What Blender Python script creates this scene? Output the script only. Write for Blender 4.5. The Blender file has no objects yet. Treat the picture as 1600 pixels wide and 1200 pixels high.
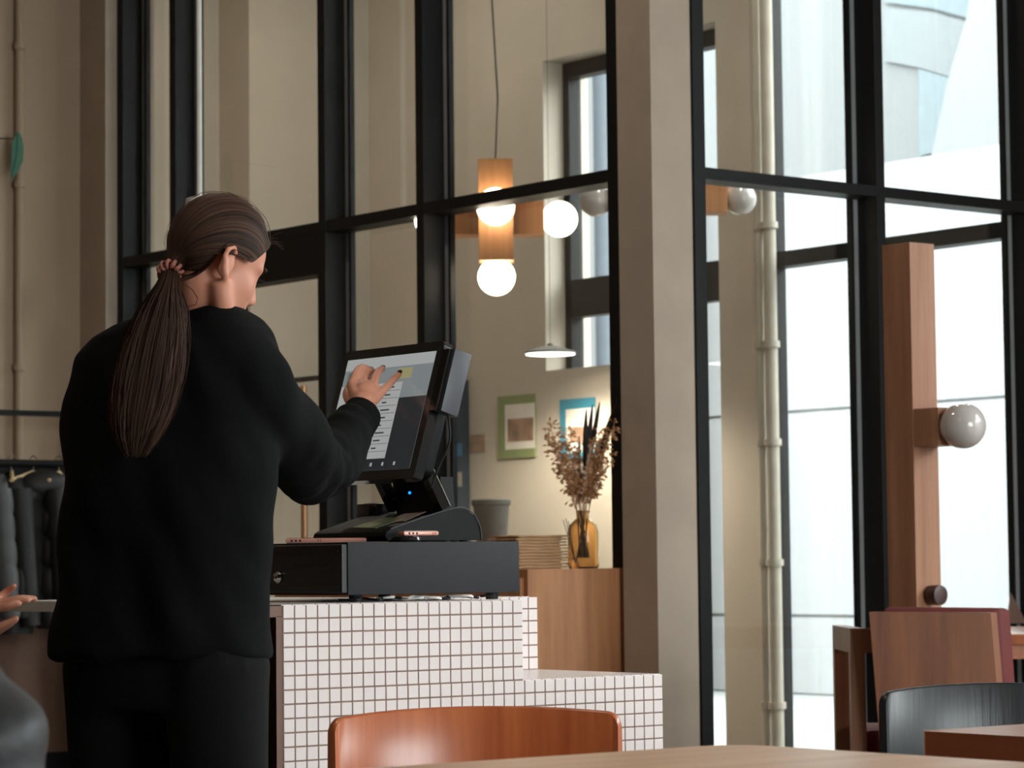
import bpy, bmesh, math, random
from mathutils import Vector, Matrix, noise
import numpy as np

# ------------------------------------------------------------------ camera, world, exposure
SC = bpy.context.scene
COL = SC.collection
F = 4331.457                       # focal length in pixels of the 1600 x 1200 frame
HEAD, PITCH, ROLL, CZ = 0.67232115, 0.06491505, -0.01072986, 0.97
CAM = Vector((0, 0, CZ))
R0 = Vector((math.cos(HEAD), -math.sin(HEAD), 0))      # level right
F0 = Vector((math.sin(HEAD), math.cos(HEAD), 0))       # level forward
FWD = Vector((math.sin(HEAD)*math.cos(PITCH), math.cos(HEAD)*math.cos(PITCH), math.sin(PITCH)))
_U = R0.cross(FWD)
RGT = math.cos(ROLL)*R0 + math.sin(ROLL)*_U
UP = -math.sin(ROLL)*R0 + math.cos(ROLL)*_U

def ray(x, y): return FWD + RGT*((x-800)/F) - UP*((y-600)/F)
def at(x, y, d): return CAM + ray(x, y)*d
def onX(x, y, X): k = ray(x, y); return CAM + k*(X/k.x)
def onY(x, y, Y): k = ray(x, y); return CAM + k*(Y/k.y)
def onZ(x, y, Z): k = ray(x, y); return CAM + k*((Z-CZ)/k.z)

cd = bpy.data.cameras.new('camera'); cam = bpy.data.objects.new('camera', cd); COL.objects.link(cam)
M3 = Matrix((RGT, UP, -FWD)).transposed()
cam.matrix_world = Matrix.Translation(CAM) @ M3.to_4x4()
cd.sensor_width = 36; cd.lens = F/1600*36; cd.clip_start = .05; cd.clip_end = 300
cd.dof.use_dof = True; cd.dof.focus_distance = 5.0; cd.dof.aperture_fstop = 13.0
SC.camera = cam
SC.view_settings.view_transform = 'Standard'; SC.view_settings.look = 'None'
SC.view_settings.gamma = 1; SC.view_settings.use_curve_mapping = False
SC.view_settings.exposure = 1.3
SC.cycles.transparent_max_bounces = 24
SC.cycles.max_bounces = 10; SC.cycles.diffuse_bounces = 5
SC.cycles.sample_clamp_indirect = 6
SC.cycles.caustics_reflective = False; SC.cycles.caustics_refractive = False

W = bpy.data.worlds.new('sky'); SC.world = W; W.use_nodes = True
bg = W.node_tree.nodes['Background']; bg.inputs[0].default_value = (.93, .97, 1, 1); bg.inputs[1].default_value = 6.0

def portal(name, loc, direction, sx, sy):
    l = bpy.data.lights.new(name, 'AREA'); l.shape = 'RECTANGLE'; l.size = sx; l.size_y = sy; l.cycles.is_portal = True
    o = bpy.data.objects.new(name, l); COL.objects.link(o); o.location = loc
    o.rotation_euler = Vector(direction).to_track_quat('-Z', 'Y').to_euler()
XF = 8.9                                # facade plane
portal('portal_cafe_front', (XF-.02, 1.25, 2.2), (-1, 0, 0), 6.4, 3.6)
portal('portal_rear', (5.0, -3.98, 2.2), (0, 1, 0), 4.0, 3.4)
portal('portal_lobby_window', (XF+.2, 10.25, 1.9), (-1, 0, 0), 1.2, 3.2)
portal('portal_lobby_glazing', (XF+.1, 8.3, 2.1), (-1, 0, 0), 1.7, 4.0)

# ------------------------------------------------------------------ materials
def lin(c): return tuple(((v/255)/12.92 if v/255 <= .04045 else ((v/255+.055)/1.055)**2.4) for v in c)
MATS = {}
def new_mat(name):
    m = bpy.data.materials.new(name); m.use_nodes = True; MATS[name] = m
    return m, m.node_tree.nodes, m.node_tree.links, m.node_tree.nodes['Principled BSDF']
def plain(name, rgb, rough=.5, metal=0, var=.08, scale=8, bump=0, bscale=60, spec=.5, coat=0, stretch=(1, 1, 1)):
    m, n, l, b = new_mat(name)
    c = lin(rgb)
    b.inputs['Roughness'].default_value = rough; b.inputs['Metallic'].default_value = metal
    b.inputs['Specular IOR Level'].default_value = spec; b.inputs['Coat Weight'].default_value = coat
    tc = n.new('ShaderNodeTexCoord'); mp = n.new('ShaderNodeMapping'); mp.inputs['Scale'].default_value = stretch
    l.new(tc.outputs['Object'], mp.inputs[0])
    nz = n.new('ShaderNodeTexNoise'); nz.inputs['Scale'].default_value = scale; nz.inputs['Detail'].default_value = 5
    l.new(mp.outputs[0], nz.inputs[0])
    rp = n.new('ShaderNodeValToRGB'); rp.color_ramp.elements[0].position = .3; rp.color_ramp.elements[1].position = .7
    rp.color_ramp.elements[0].color = (*[v*(1-var) for v in c], 1); rp.color_ramp.elements[1].color = (*[min(1, v*(1+var)) for v in c], 1)
    l.new(nz.outputs[0], rp.inputs[0]); l.new(rp.outputs[0], b.inputs['Base Color'])
    if bump:
        n2 = n.new('ShaderNodeTexNoise'); n2.inputs['Scale'].default_value = bscale; n2.inputs['Detail'].default_value = 4
        l.new(mp.outputs[0], n2.inputs[0])
        bp = n.new('ShaderNodeBump'); bp.inputs['Strength'].default_value = bump; bp.inputs['Distance'].default_value = .01
        l.new(n2.outputs[0], bp.inputs['Height']); l.new(bp.outputs[0], b.inputs['Normal'])
    return m
def wood(name, dark, light, rough=.4, grain='z', scale=1.0, coat=0, bump=.05):
    m, n, l, b = new_mat(name)
    tc = n.new('ShaderNodeTexCoord'); mp = n.new('ShaderNodeMapping')
    s = {'z': (22, 22, 1.2), 'x': (1.2, 22, 22), 'y': (22, 1.2, 22)}[grain]
    mp.inputs['Scale'].default_value = [v*scale for v in s]
    l.new(tc.outputs['Object'], mp.inputs[0])
    nz = n.new('ShaderNodeTexNoise'); nz.inputs['Scale'].default_value = 1; nz.inputs['Detail'].default_value = 6; nz.inputs['Distortion'].default_value = .6
    l.new(mp.outputs[0], nz.inputs[0])
    n2 = n.new('ShaderNodeTexNoise'); n2.inputs['Scale'].default_value = 6; n2.inputs['Detail'].default_value = 3
    l.new(mp.outputs[0], n2.inputs[0])
    mx = n.new('ShaderNodeMath'); mx.operation = 'MULTIPLY_ADD'; mx.inputs[1].default_value = .3
    l.new(n2.outputs[0], mx.inputs[0]); l.new(nz.outputs[0], mx.inputs[2])
    rp = n.new('ShaderNodeValToRGB'); rp.color_ramp.elements[0].position = .42; rp.color_ramp.elements[1].position = .85
    rp.color_ramp.elements[0].color = (*lin(dark), 1); rp.color_ramp.elements[1].color = (*lin(light), 1)
    l.new(mx.outputs[0], rp.inputs[0]); l.new(rp.outputs[0], b.inputs['Base Color'])
    b.inputs['Roughness'].default_value = rough; b.inputs['Coat Weight'].default_value = coat; b.inputs['Coat Roughness'].default_value = .25
    bp = n.new('ShaderNodeBump'); bp.inputs['Strength'].default_value = bump*4; bp.inputs['Distance'].default_value = .002
    l.new(mx.outputs[0], bp.inputs['Height']); l.new(bp.outputs[0], b.inputs['Normal'])
    return m
def emit(name, rgb, strength):
    m, n, l, b = new_mat(name)
    b.inputs['Base Color'].default_value = (*lin(rgb), 1); b.inputs['Emission Color'].default_value = (*lin(rgb), 1)
    b.inputs['Emission Strength'].default_value = strength; b.inputs['Roughness'].default_value = .35
    return m
def pane_mat(name, tint=(.95, .97, .96), gain=1.0):
    m = bpy.data.materials.new(name); m.use_nodes = True; MATS[name] = m
    n, l = m.node_tree.nodes, m.node_tree.links
    n.remove(n['Principled BSDF'])
    tr = n.new('ShaderNodeBsdfTransparent'); tr.inputs[0].default_value = (*tint, 1)
    gl = n.new('ShaderNodeBsdfGlossy'); gl.inputs['Roughness'].default_value = 0; gl.inputs['Color'].default_value = (gain, gain, gain, 1)
    fr = n.new('ShaderNodeFresnel'); fr.inputs['IOR'].default_value = 1.5
    ge = n.new('ShaderNodeNewGeometry'); mr = n.new('ShaderNodeMapRange'); mr.inputs['To Min'].default_value = 1.5; mr.inputs['To Max'].default_value = 1/1.5
    l.new(ge.outputs['Backfacing'], mr.inputs['Value']); l.new(mr.outputs[0], fr.inputs['IOR'])
    mx = n.new('ShaderNodeMixShader')
    l.new(fr.outputs[0], mx.inputs[0]); l.new(tr.outputs[0], mx.inputs[1]); l.new(gl.outputs[0], mx.inputs[2])
    l.new(mx.outputs[0], n['Material Output'].inputs[0])
    return m

plain('wall_paint', (192, 180, 165), .85, var=.05, scale=2.5, bump=.12, bscale=25)
plain('column_plaster', (174, 158, 142), .8, var=.07, scale=5, bump=.15, bscale=18)
plain('wall_brown', (164, 142, 120), .85, var=.05, scale=2.5, bump=.12, bscale=25)
plain('ceiling_paint', (170, 163, 152), .9)
plain('floor_concrete', (108, 98, 90), .35, var=.15, scale=3, bump=.03)
plain('wainscot', (112, 82, 66), .7, var=.1)
plain('frame_black', (22, 22, 23), .5, var=.08, spec=.18)
plain('frame_steel', (196, 196, 198), .35, metal=.6)
pane_mat('glass_pane')
plain('tile_white', (238, 225, 222), .22, var=.02, scale=3, spec=.5)
plain('grout', (142, 116, 106), .85, var=.1, scale=40)
plain('counter_wood', (116, 84, 70), .6, var=.08)
plain('drawer_black', (42, 41, 45), .62, var=.06, scale=30, bump=.04, bscale=900, spec=.25)
plain('drawer_front', (22, 21, 22), .4, var=.05)
plain('plastic_black', (12, 12, 13), .42, var=.05, spec=.16)
plain('plastic_gloss', (16, 16, 17), .12, var=.03)
plain('plastic_grey', (62, 61, 68), .45, var=.05)
plain('chrome', (205, 205, 205), .15, metal=1, var=.02)
plain('rose_gold', (222, 158, 140), .3, metal=.25, var=.03)
plain('dark_hole', (12, 12, 12), .6)
plain('rubber', (14, 14, 15), .7)
plain('paper_white', (228, 226, 220), .7)
plain('note_green', (150, 156, 120), .8, var=.25, scale=60)
emit('led_blue', (20, 130, 255), 1)
wood('wood_chair', (158, 74, 36), (196, 108, 60), .33, 'z', 1.0, coat=.4)
wood('wood_post', (140, 92, 66), (172, 124, 94), .5, 'z', .8)
wood('wood_cabinet', (158, 100, 62), (192, 136, 92), .5, 'z', .7)
wood('wood_table', (196, 146, 108), (222, 176, 140), .38, 'x', .8, coat=.2)
wood('wood_table_red', (150, 82, 50), (182, 108, 68), .35, 'y', .8, coat=.2)
wood('wood_lounge', (100, 54, 30), (132, 78, 45), .42, 'z', .7, coat=.15)
wood('wood_black', (18, 19, 21), (34, 36, 40), .42, 'z', 2.2, coat=.1, bump=.12)
wood('wood_lamp', (168, 110, 68), (196, 138, 90), .55, 'z', .8)
plain('cushion_red', (92, 24, 20), .75, var=.1, scale=12, bump=.1, bscale=200)
plain('knob_brown', (62, 34, 30), .35)
emit('globe_lit', (255, 238, 212), 4.5)
plain('globe_off', (188, 180, 176), .12, var=.01, coat=.4)
emit('shade_lit', (255, 250, 240), 3)
plain('shade_white', (230, 228, 222), .5)
plain('poster_green', (128, 138, 92), .7)
plain('poster_blue', (54, 132, 156), .7)
plain('poster_paper', (222, 214, 204), .7)
plain('photo_print', (150, 118, 98), .7, var=.5, scale=9)
plain('kraft', (190, 150, 110), .85, var=.15, scale=20, bump=.2, bscale=80)
plain('dried_grass', (186, 138, 96), .85, var=.2, scale=30)
plain('dried_pale', (214, 194, 176), .9, var=.1, scale=30)
plain('dried_dark', (46, 36, 32), .8, var=.2, scale=30)
plain('felt_grey', (98, 92, 86), .95, var=.15, scale=30)
plain('coat_dark', (21, 19, 18), .6, var=.12, scale=8, bump=.1, bscale=40)
plain('coat_black', (13, 12, 12), .65, var=.12, scale=8)
plain('coat_grey', (72, 72, 74), .6, var=.15, scale=8)
plain('hanger_wood', (214, 184, 140), .5)
plain('leaf_green', (58, 104, 84), .7, var=.15)
plain('sweater', (9, 9, 10), .92, var=.1, scale=10, bump=.15, bscale=500, spec=.15)
plain('trousers', (11, 10, 11), .92, var=.1, scale=8, bump=.15, bscale=400, spec=.2)
plain('nail_dark', (46, 16, 20), .15)
plain('scrunchie', (150, 92, 78), .6, var=.2, scale=60)
plain('shoe', (28, 27, 27), .6)
plain('jacket_grey', (32, 31, 34), .55, var=.2, scale=14, bump=.5, bscale=18)
plain('denim', (40, 46, 60), .85)
plain('white_top', (220, 216, 210), .4)
plain('ext_white', (124, 124, 125), .8, var=.02)
plain('ext_bright', (118, 118, 118), .8, var=.02)
plain('ext_pale', (100, 101, 102), .8, var=.02)
plain('ext_grey', (92, 96, 98), .6, var=.05)
plain('ext_blue', (74, 87, 93), .35, var=.08)
plain('ext_dark', (56, 62, 70), .5, var=.1)
plain('ext_ground', (120, 120, 118), .9)
plain('pipe_paint', (176, 166, 152), .6)
plain('cabinet_slate', (60, 66, 74), .5)
plain('brass', (186, 140, 104), .35, metal=.5)
plain('sign_blue', (70, 120, 160), .5)

m, n, l, b = new_mat('skin')
b.inputs['Base Color'].default_value = (*lin((206, 142, 116)), 1); b.inputs['Roughness'].default_value = .5
b.inputs['Subsurface Weight'].default_value = .15; b.inputs['Subsurface Radius'].default_value = (.01, .004, .002); b.inputs['Subsurface Scale'].default_value = .6
tc = n.new('ShaderNodeTexCoord'); nz = n.new('ShaderNodeTexNoise'); nz.inputs['Scale'].default_value = 18; l.new(tc.outputs['Object'], nz.inputs[0])
rp = n.new('ShaderNodeValToRGB'); rp.color_ramp.elements[0].color = (*lin((200, 128, 102)), 1); rp.color_ramp.elements[1].color = (*lin((218, 158, 132)), 1)
l.new(nz.outputs[0], rp.inputs[0]); l.new(rp.outputs[0], b.inputs['Base Color'])

m, n, l, b = new_mat('hair')
uv = n.new('ShaderNodeUVMap'); mp = n.new('ShaderNodeMapping'); mp.inputs['Scale'].default_value = (160, 1.2, 1); l.new(uv.outputs[0], mp.inputs[0])
nz = n.new('ShaderNodeTexNoise'); nz.inputs['Scale'].default_value = 1; nz.inputs['Detail'].default_value = 6; l.new(mp.outputs[0], nz.inputs[0])
rp = n.new('ShaderNodeValToRGB'); rp.color_ramp.elements[0].position = .35; rp.color_ramp.elements[1].position = .72
rp.color_ramp.elements[0].color = (*lin((38, 25, 21)), 1); rp.color_ramp.elements[1].color = (*lin((92, 66, 52)), 1)
l.new(nz.outputs[0], rp.inputs[0]); l.new(rp.outputs[0], b.inputs['Base Color'])
b.inputs['Roughness'].default_value = .6; b.inputs['Specular IOR Level'].default_value = .14
bp = n.new('ShaderNodeBump'); bp.inputs['Strength'].default_value = .6; bp.inputs['Distance'].default_value = .003
l.new(nz.outputs[0], bp.inputs['Height']); l.new(bp.outputs[0], b.inputs['Normal'])

m, n, l, b = new_mat('amber_glass')
b.inputs['Base Color'].default_value = (*lin((248, 216, 170)), 1); b.inputs['Transmission Weight'].default_value = .95; b.inputs['Roughness'].default_value = .05; b.inputs['IOR'].default_value = 1.25

m, n, l, b = new_mat('screen_glass')
b.inputs['Base Color'].default_value = (.012, .012, .014, 1); b.inputs['Roughness'].default_value = .06; b.inputs['Specular IOR Level'].default_value = .6
def ui(name, rgb, s=.16):
    m, n, l, b = new_mat(name)
    b.inputs['Base Color'].default_value = (.02, .02, .02, 1); b.inputs['Roughness'].default_value = .08
    b.inputs['Emission Color'].default_value = (*lin(rgb), 1); b.inputs['Emission Strength'].default_value = s
ui('ui_white', (232, 236, 234)); ui('ui_grey', (176, 186, 188)); ui('ui_teal', (120, 150, 148)); ui('ui_yellow', (214, 206, 150)); ui('ui_text', (70, 74, 78)); ui('ui_dark', (52, 58, 62))
m, n, l, b = new_mat('bezel')
b.inputs['Base Color'].default_value = (.018, .018, .02, 1); b.inputs['Roughness'].default_value = .1; b.inputs['Specular IOR Level'].default_value = .7

# ------------------------------------------------------------------ mesh helpers
class MB:
    def __init__(s): s.v = []; s.f = []; s.m = []; s.uv = None
    def add(s, vs, fs, mi=0):
        o = len(s.v); s.v += [tuple(v) for v in vs]; s.f += [tuple(i+o for i in f) for f in fs]; s.m += [mi]*len(fs); return s
    def box(s, a, b, bev=0, mi=0, T=None):
        x0, y0, z0 = [min(p, q) for p, q in zip(a, b)]; x1, y1, z1 = [max(p, q) for p, q in zip(a, b)]
        if bev <= 0:
            vs = [(x, y, z) for z in (z0, z1) for y in (y0, y1) for x in (x0, x1)]
            fs = [(0, 2, 3, 1), (4, 5, 7, 6), (0, 1, 5, 4), (2, 6, 7, 3), (0, 4, 6, 2), (1, 3, 7, 5)]
        else:
            bm = bmesh.new(); bmesh.ops.create_cube(bm, size=1)
            for v in bm.verts: v.co = Vector(((x0+x1)/2+v.co.x*(x1-x0), (y0+y1)/2+v.co.y*(y1-y0), (z0+z1)/2+v.co.z*(z1-z0)))
            bmesh.ops.bevel(bm, geom=bm.edges[:], offset=bev, segments=2, profile=.6, affect='EDGES')
            bm.verts.index_update(); vs = [v.co.copy() for v in bm.verts]; fs = [[v.index for v in f.verts] for f in bm.faces]; bm.free()
        if T is not None: vs = [T @ Vector(v) for v in vs]
        return s.add(vs, fs, mi)
    def loft(s, rings, cap=True, mi=0, closed=True):
        o = len(s.v); n = len(rings[0]); vs = [p for r in rings for p in r]; fs = []
        for i in range(len(rings)-1):
            for j in range(n if closed else n-1):
                k = (j+1) % n; fs.append((i*n+j, i*n+k, (i+1)*n+k, (i+1)*n+j))
        if cap and closed:
            fs.append(tuple(range(n-1, -1, -1))); fs.append(tuple((len(rings)-1)*n+j for j in range(n)))
        return s.add(vs, fs, mi)
    def tube(s, pts, rad, n=10, mi=0, flat=1.0, upv=None, cap=True):
        pts = [Vector(p) for p in pts]; rad = rad if hasattr(rad, '__len__') else [rad]*len(pts)
        rings = []; pu = None
        for i, p in enumerate(pts):
            t = (pts[min(i+1, len(pts)-1)]-pts[max(i-1, 0)]).normalized()
            if pu is None:
                a = Vector(upv) if upv else (Vector((0, 0, 1)) if abs(t.z) < .9 else Vector((1, 0, 0)))
            else: a = pu
            u = (a-t*a.dot(t)).normalized(); w = t.cross(u); pu = u
            rings.append([p+(u*math.cos(q)*flat+w*math.sin(q))*rad[i] for q in [2*math.pi*k/n for k in range(n)]])
        return s.loft(rings, cap, mi)
    def cyl(s, p0, p1, r0, r1=None, n=20, mi=0): return s.tube([p0, p1], [r0, r0 if r1 is None else r1], n, mi)
    def lathe(s, prof, c, axis=(0, 0, 1), n=28, mi=0, cap=True):
        q = Vector((0, 0, 1)).rotation_difference(Vector(axis).normalized()); c = Vector(c)
        rings = [[c + q @ Vector((r*math.cos(a), r*math.sin(a), h)) for a in [2*math.pi*k/n for k in range(n)]] for r, h in prof]
        return s.loft(rings, cap, mi)
    def ell(s, c, r, n=20, m=12, T=None, mi=0):
        c = Vector(c); r = r if hasattr(r, '__len__') else (r, r, r); rings = []
        for i in range(m+1):
            th = math.pi*(i+.02)/(m+.04); ring = []
            for k in range(n):
                a = 2*math.pi*k/n
                p = Vector((r[0]*math.sin(th)*math.cos(a), r[1]*math.sin(th)*math.sin(a), -r[2]*math.cos(th)))
                p = c+p
                ring.append(T @ p if T is not None else p)
            rings.append(ring)
        return s.loft(rings, True, mi)
    def prism(s, poly, d, mi=0):
        """poly: 3D points of a flat outline; d: extrusion vector"""
        d = Vector(d); n = len(poly); vs = [Vector(p) for p in poly]+[Vector(p)+d for p in poly]
        fs = [tuple(range(n-1, -1, -1)), tuple(range(n, 2*n))]+[(i, (i+1) % n, n+(i+1) % n, n+i) for i in range(n)]
        return s.add(vs, fs, mi)
    def mesh(s, name):
        me = bpy.data.meshes.new(name); me.from_pydata(s.v, [], s.f)
        for p, k in zip(me.polygons, s.m): p.material_index = k
        bm = bmesh.new(); bm.from_mesh(me); bmesh.ops.recalc_face_normals(bm, faces=bm.faces[:]); bm.to_mesh(me); bm.free()
        me.update(); return me
    def build(s, name, mat, parent=None, smooth=False, sharp=35):
        me = s.mesh(name); return link(name, me, mat, parent, smooth, sharp)
def link(name, me, mat, parent=None, smooth=False, sharp=35):
    for k in (mat if isinstance(mat, (list, tuple)) else [mat]): me.materials.append(MATS[k])
    if smooth:
        me.polygons.foreach_set('use_smooth', [True]*len(me.polygons))
        if sharp and hasattr(me, 'set_sharp_from_angle'): me.set_sharp_from_angle(angle=math.radians(sharp))
    o = bpy.data.objects.new(name, me); COL.objects.link(o); setp(o, parent); return o
def setp(o, parent):
    if parent is not None:
        o.parent = parent; q = parent
        T = Matrix.Identity(4); chain = []
        while q is not None: chain.append(q); q = q.parent
        for q in reversed(chain): T = T @ q.matrix_parent_inverse @ Matrix.LocRotScale(q.location, q.rotation_euler, q.scale)
        o.matrix_parent_inverse = T.inverted()
def tag(o, label=None, cat=None, group=None, kind=None):
    if label: o['label'] = label
    if cat: o['category'] = cat
    if group: o['group'] = group
    if kind: o['kind'] = kind
    return o
def thing(name, loc, label, cat, group=None, kind=None):
    o = bpy.data.objects.new(name, None); COL.objects.link(o); o.location = loc; o.empty_display_size = .1
    return tag(o, label, cat, group, kind)
def struct(name, mb, mat, label, cat, parent=None, smooth=False):
    o = mb.build(name, mat, parent, smooth)
    return tag(o, label, cat, None, 'structure')
def bx(a, b, bev=0): return MB().box(a, b, bev)
def remesh(mb, voxel, smooth_it=4, fac=.5):
    me = mb.mesh('tmp'); o = bpy.data.objects.new('tmp', me); COL.objects.link(o)
    md = o.modifiers.new('r', 'REMESH'); md.mode = 'VOXEL'; md.voxel_size = voxel; md.use_smooth_shade = True
    if smooth_it:
        sm = o.modifiers.new('s', 'SMOOTH'); sm.factor = fac; sm.iterations = smooth_it
    dg = bpy.context.evaluated_depsgraph_get(); dg.update()
    out = bpy.data.meshes.new_from_object(o.evaluated_get(dg), depsgraph=dg)
    bpy.data.objects.remove(o); bpy.data.meshes.remove(me); out.materials.clear()
    return out
rnd = random.Random(7)

# ------------------------------------------------------------------ the setting
XP = 6.464; YP = 7.29; ZT = 2.343; HC = 4.6
YB = 12.43                                            # back wall of the lobby behind the glass
XL, YF = -4.0, -4.0
struct('floor', bx((XL-.3, YF-.3, -.1), (XF+.35, YB+1.2, 0)), 'floor_concrete', 'grey polished concrete floor of the cafe', 'floor')
struct('ceiling', bx((XL-.3, YF-.3, HC), (XF+.35, YB+1.2, HC+.2)), 'ceiling_paint', 'plain ceiling high above the cafe', 'ceiling')
struct('wall_left', bx((XL-.3, YF-.3, 0), (XL, YB+1.2, HC)), 'wall_paint', 'plain wall at the far left of the cafe', 'wall')
rw = thing('wall_rear', (2, YF, 0), 'plain wall with street windows behind the viewer', 'wall', None, 'structure')
for a_, b_ in (((XL, 0), (XF, .5)), ((XL, 3.9), (XF, HC)), ((XL, .5), (3.0, 3.9)), ((7.0, .5), (XF, 3.9))): bx((a_[0], YF-.3, a_[1]), (b_[0], YF, b_[1])).build('wall_panel', 'wall_paint', rw)
wn = thing('window_6', (5, YF, .5), 'street windows behind the viewer', 'window', None, 'structure')
for k in range(3): bx((3.0+k*1.975, YF-.2, .5), (3.05+k*1.975, YF-.1, 3.9)).build('mullion', 'frame_black', wn)
for k in range(2): bx((3.05+k*1.975, YF-.15, .5), (4.975+k*1.975, YF-.144, 3.9)).build('pane', 'glass_pane', wn)
# back wall of the cafe, left of the glazed partition
pc = onY(165, 400, 11.02)                              # front corner of the pilaster beside the partition
pb = onX(125, 400, pc.x)
YW = pb.y
wl = thing('wall_back', (2, YW, 0), 'beige back wall with dark lower band behind the coats', 'wall', None, 'structure')
bx((XL, YW, .95), (pc.x+.3, YW+.3, HC)).build('upper_wall', 'wall_brown', wl)
bx((XL, YW-.005, .14), (pc.x, YW+.3, .95)).build('wainscot', 'wainscot', wl)
bx((XL, YW-.02, 0), (pc.x, YW+.3, .14)).build('skirting', 'frame_black', wl)
struct('trim_1', bx((pc.x, 11.02, 0), (XP+.2, YW+.3, HC)), 'column_plaster', 'beige plaster pilaster left of the glazed partition', 'pilaster')
# lobby shell
px390 = onY(390, 300, YB); px343 = onX(343, 300, px390.x)
struct('wall_lobby', bx((px390.x, YB, 0), (XF+.3, YB+.3, HC)), 'wall_paint', 'pale beige lobby wall behind the glass door', 'wall')
struct('wall_lobby_return', bx((px390.x, YB+.3, 0), (px390.x+.3, px343.y+.3, HC)), 'wall_paint', 'shaded return of the lobby wall behind the glass', 'wall')
struct('wall_lobby_recess', bx((XP+.2, px343.y, 0), (px390.x, px343.y+.3, HC)), 'wall_paint', 'shaded recess of the lobby wall left of the door', 'wall')
struct('wall_lobby_side', bx((XP-.1, YW+.3, 0), (XP+.2, px343.y+.3, HC)), 'wall_paint', 'plain side wall of the lobby recess', 'wall')

# facade wall X = XF with openings
wy0, wy1, wz1 = 9.6, 10.9, 3.54                        # narrow lobby window
gy1 = onX(1182, 420, XF).y                             # wide lobby glazing ends here
fw = thing('wall_right', (XF, 8, 0), 'beige facade wall with tall window openings', 'wall', None, 'structure')
bx((XF, wy1, 0), (XF+.3, YB+.3, HC)).build('wall_panel', 'wall_paint', fw)
bx((XF, wy0, wz1), (XF+.3, wy1, HC)).build('wall_panel', 'wall_paint', fw)
bx((XF, 10.2, 0), (XF+.3, wy1, 1.95)).build('wall_panel', 'wall_paint', fw)
bx((XF, gy1, 0), (XF+.14, wy0, HC)).build('wall_panel', 'wall_paint', fw)
bx((XF, 4.5, 0), (XF+.3, 7.4, HC)).build('wall_panel', 'wall_paint', fw)
bx((XF, 7.4, 4.2), (XF+.3, gy1, HC)).build('wall_panel', 'wall_paint', fw)
bx((XF, -2.0, 4.1), (XF+.3, 4.5, HC)).build('wall_panel', 'wall_paint', fw)
bx((XF, -2.0, 0), (XF+.3, 4.5, .35)).build('wall_panel', 'wall_paint', fw)
bx((XF, YF-.3, 0), (XF+.3, -2.0, HC)).build('wall_panel', 'wall_paint', fw)

# narrow lobby window
gx = XF+.13
wn = thing('window_3', (gx, wy0, 0), 'tall dark-framed lobby window behind the pendant lamp', 'window', None, 'structure')
for y0, y1 in ((wy0, wy0+.05), (wy1-.05, wy1)): bx((gx, y0, 0), (gx+.08, y1, wz1)).build('frame', 'frame_black', wn)
bx((gx, wy0, wz1-.08), (gx+.08, wy1, wz1)).build('frame', 'frame_black', wn)
ztr = onX(1112, 470, gx).z; ztr1 = onX(1112, 408, gx).z
bx((gx, wy0, ztr), (gx+.08, wy1, ztr1)).build('transom', 'frame_black', wn)
bx((gx+.03, wy0, ztr1), (gx+.036, wy1, wz1)).build('pane', 'glass_pane', wn)
bx((gx+.03, wy0, 0), (gx+.036, wy1, ztr)).build('pane', 'glass_pane', wn)
# wide lobby glazing
wn = thing('window_4', (XF, 8.3, 0), 'wide street glazing of the lobby with a dark transom', 'window', None, 'structure')
bx((XF+.04, 7.4, ZT-.01), (XF+.14, gy1, ZT+.06)).build('transom', 'frame_black', wn)
bx((XF+.04, gy1-.05, 0), (XF+.14, gy1, 4.2)).build('mullion', 'frame_black', wn)
bx((XF+.04, 7.4, 0), (XF+.14, 7.45, 4.2)).build('mullion', 'frame_black', wn)
bx((XF+.10, 7.4, 0), (XF+.106, gy1, ZT)).build('pane', 'glass_pane', wn)
bx((XF+.10, 7.4, ZT+.05), (XF+.106, gy1, 4.2)).build('pane', 'glass_pane', wn)
# cafe street glazing (right of the picture)
wn = thing('window_5', (XF, 2.4, .35), 'wide street glazing along the right side of the cafe', 'window', None, 'structure')
for k in range(5):
    y = -2+k*1.6125; bx((XF+.04, y, .35), (XF+.14, y+.05, 4.1)).build('mullion', 'frame_black', wn)
for k in range(4):
    y = -2+k*1.6125; bx((XF+.10, y+.05, .35), (XF+.106, y+1.6125, 4.1)).build('pane', 'glass_pane', wn)

# ---- left partition (plane X = XP), fins 5 cm wide and 11 cm deep
DP = .115
win = thing('window_1', (XP, 9, 0), 'black-framed glass partition behind the counter', 'window', None, 'structure')
fins = [onX(q, 330, XP).y for q in (183, 265, 497, 650)]
jamb = onX(970, 330, XP).y
ys = fins+[jamb+.072]
for y in fins:
    bx((XP, y-.05, 0), (XP+DP, y, HC), .002).build('mullion', 'frame_black', win)
    bx((XP+DP-.012, y-.072, 0), (XP+DP+.012, y-.05, HC)).build('glazing_strip', 'frame_steel', win)
    bx((XP+DP-.012, y-.086, 0), (XP+DP+.012, y-.072, HC)).build('gasket', 'frame_black', win)
bx((XP, jamb, 0), (XP+DP, jamb+.072, HC), .002).build('mullion', 'frame_black', win)
for i in range(4):
    a, b_ = ys[i+1], ys[i]-.05
    bx((XP+.002, a, ZT), (XP+DP, b_, ZT+.046), .001).build('transom', 'frame_black', win)
    if i != 1: bx((XP+DP-.004, a, .08), (XP+DP+.002, b_, ZT+.01)).build('pane', 'glass_pane', win)
    bx((XP+DP-.004, a, ZT+.04), (XP+DP+.002, b_, HC)).build('pane', 'glass_pane', win)
    if i != 1: bx((XP, a, 0), (XP+DP, b_, .08)).build('sill_rail', 'frame_black', win)
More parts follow.
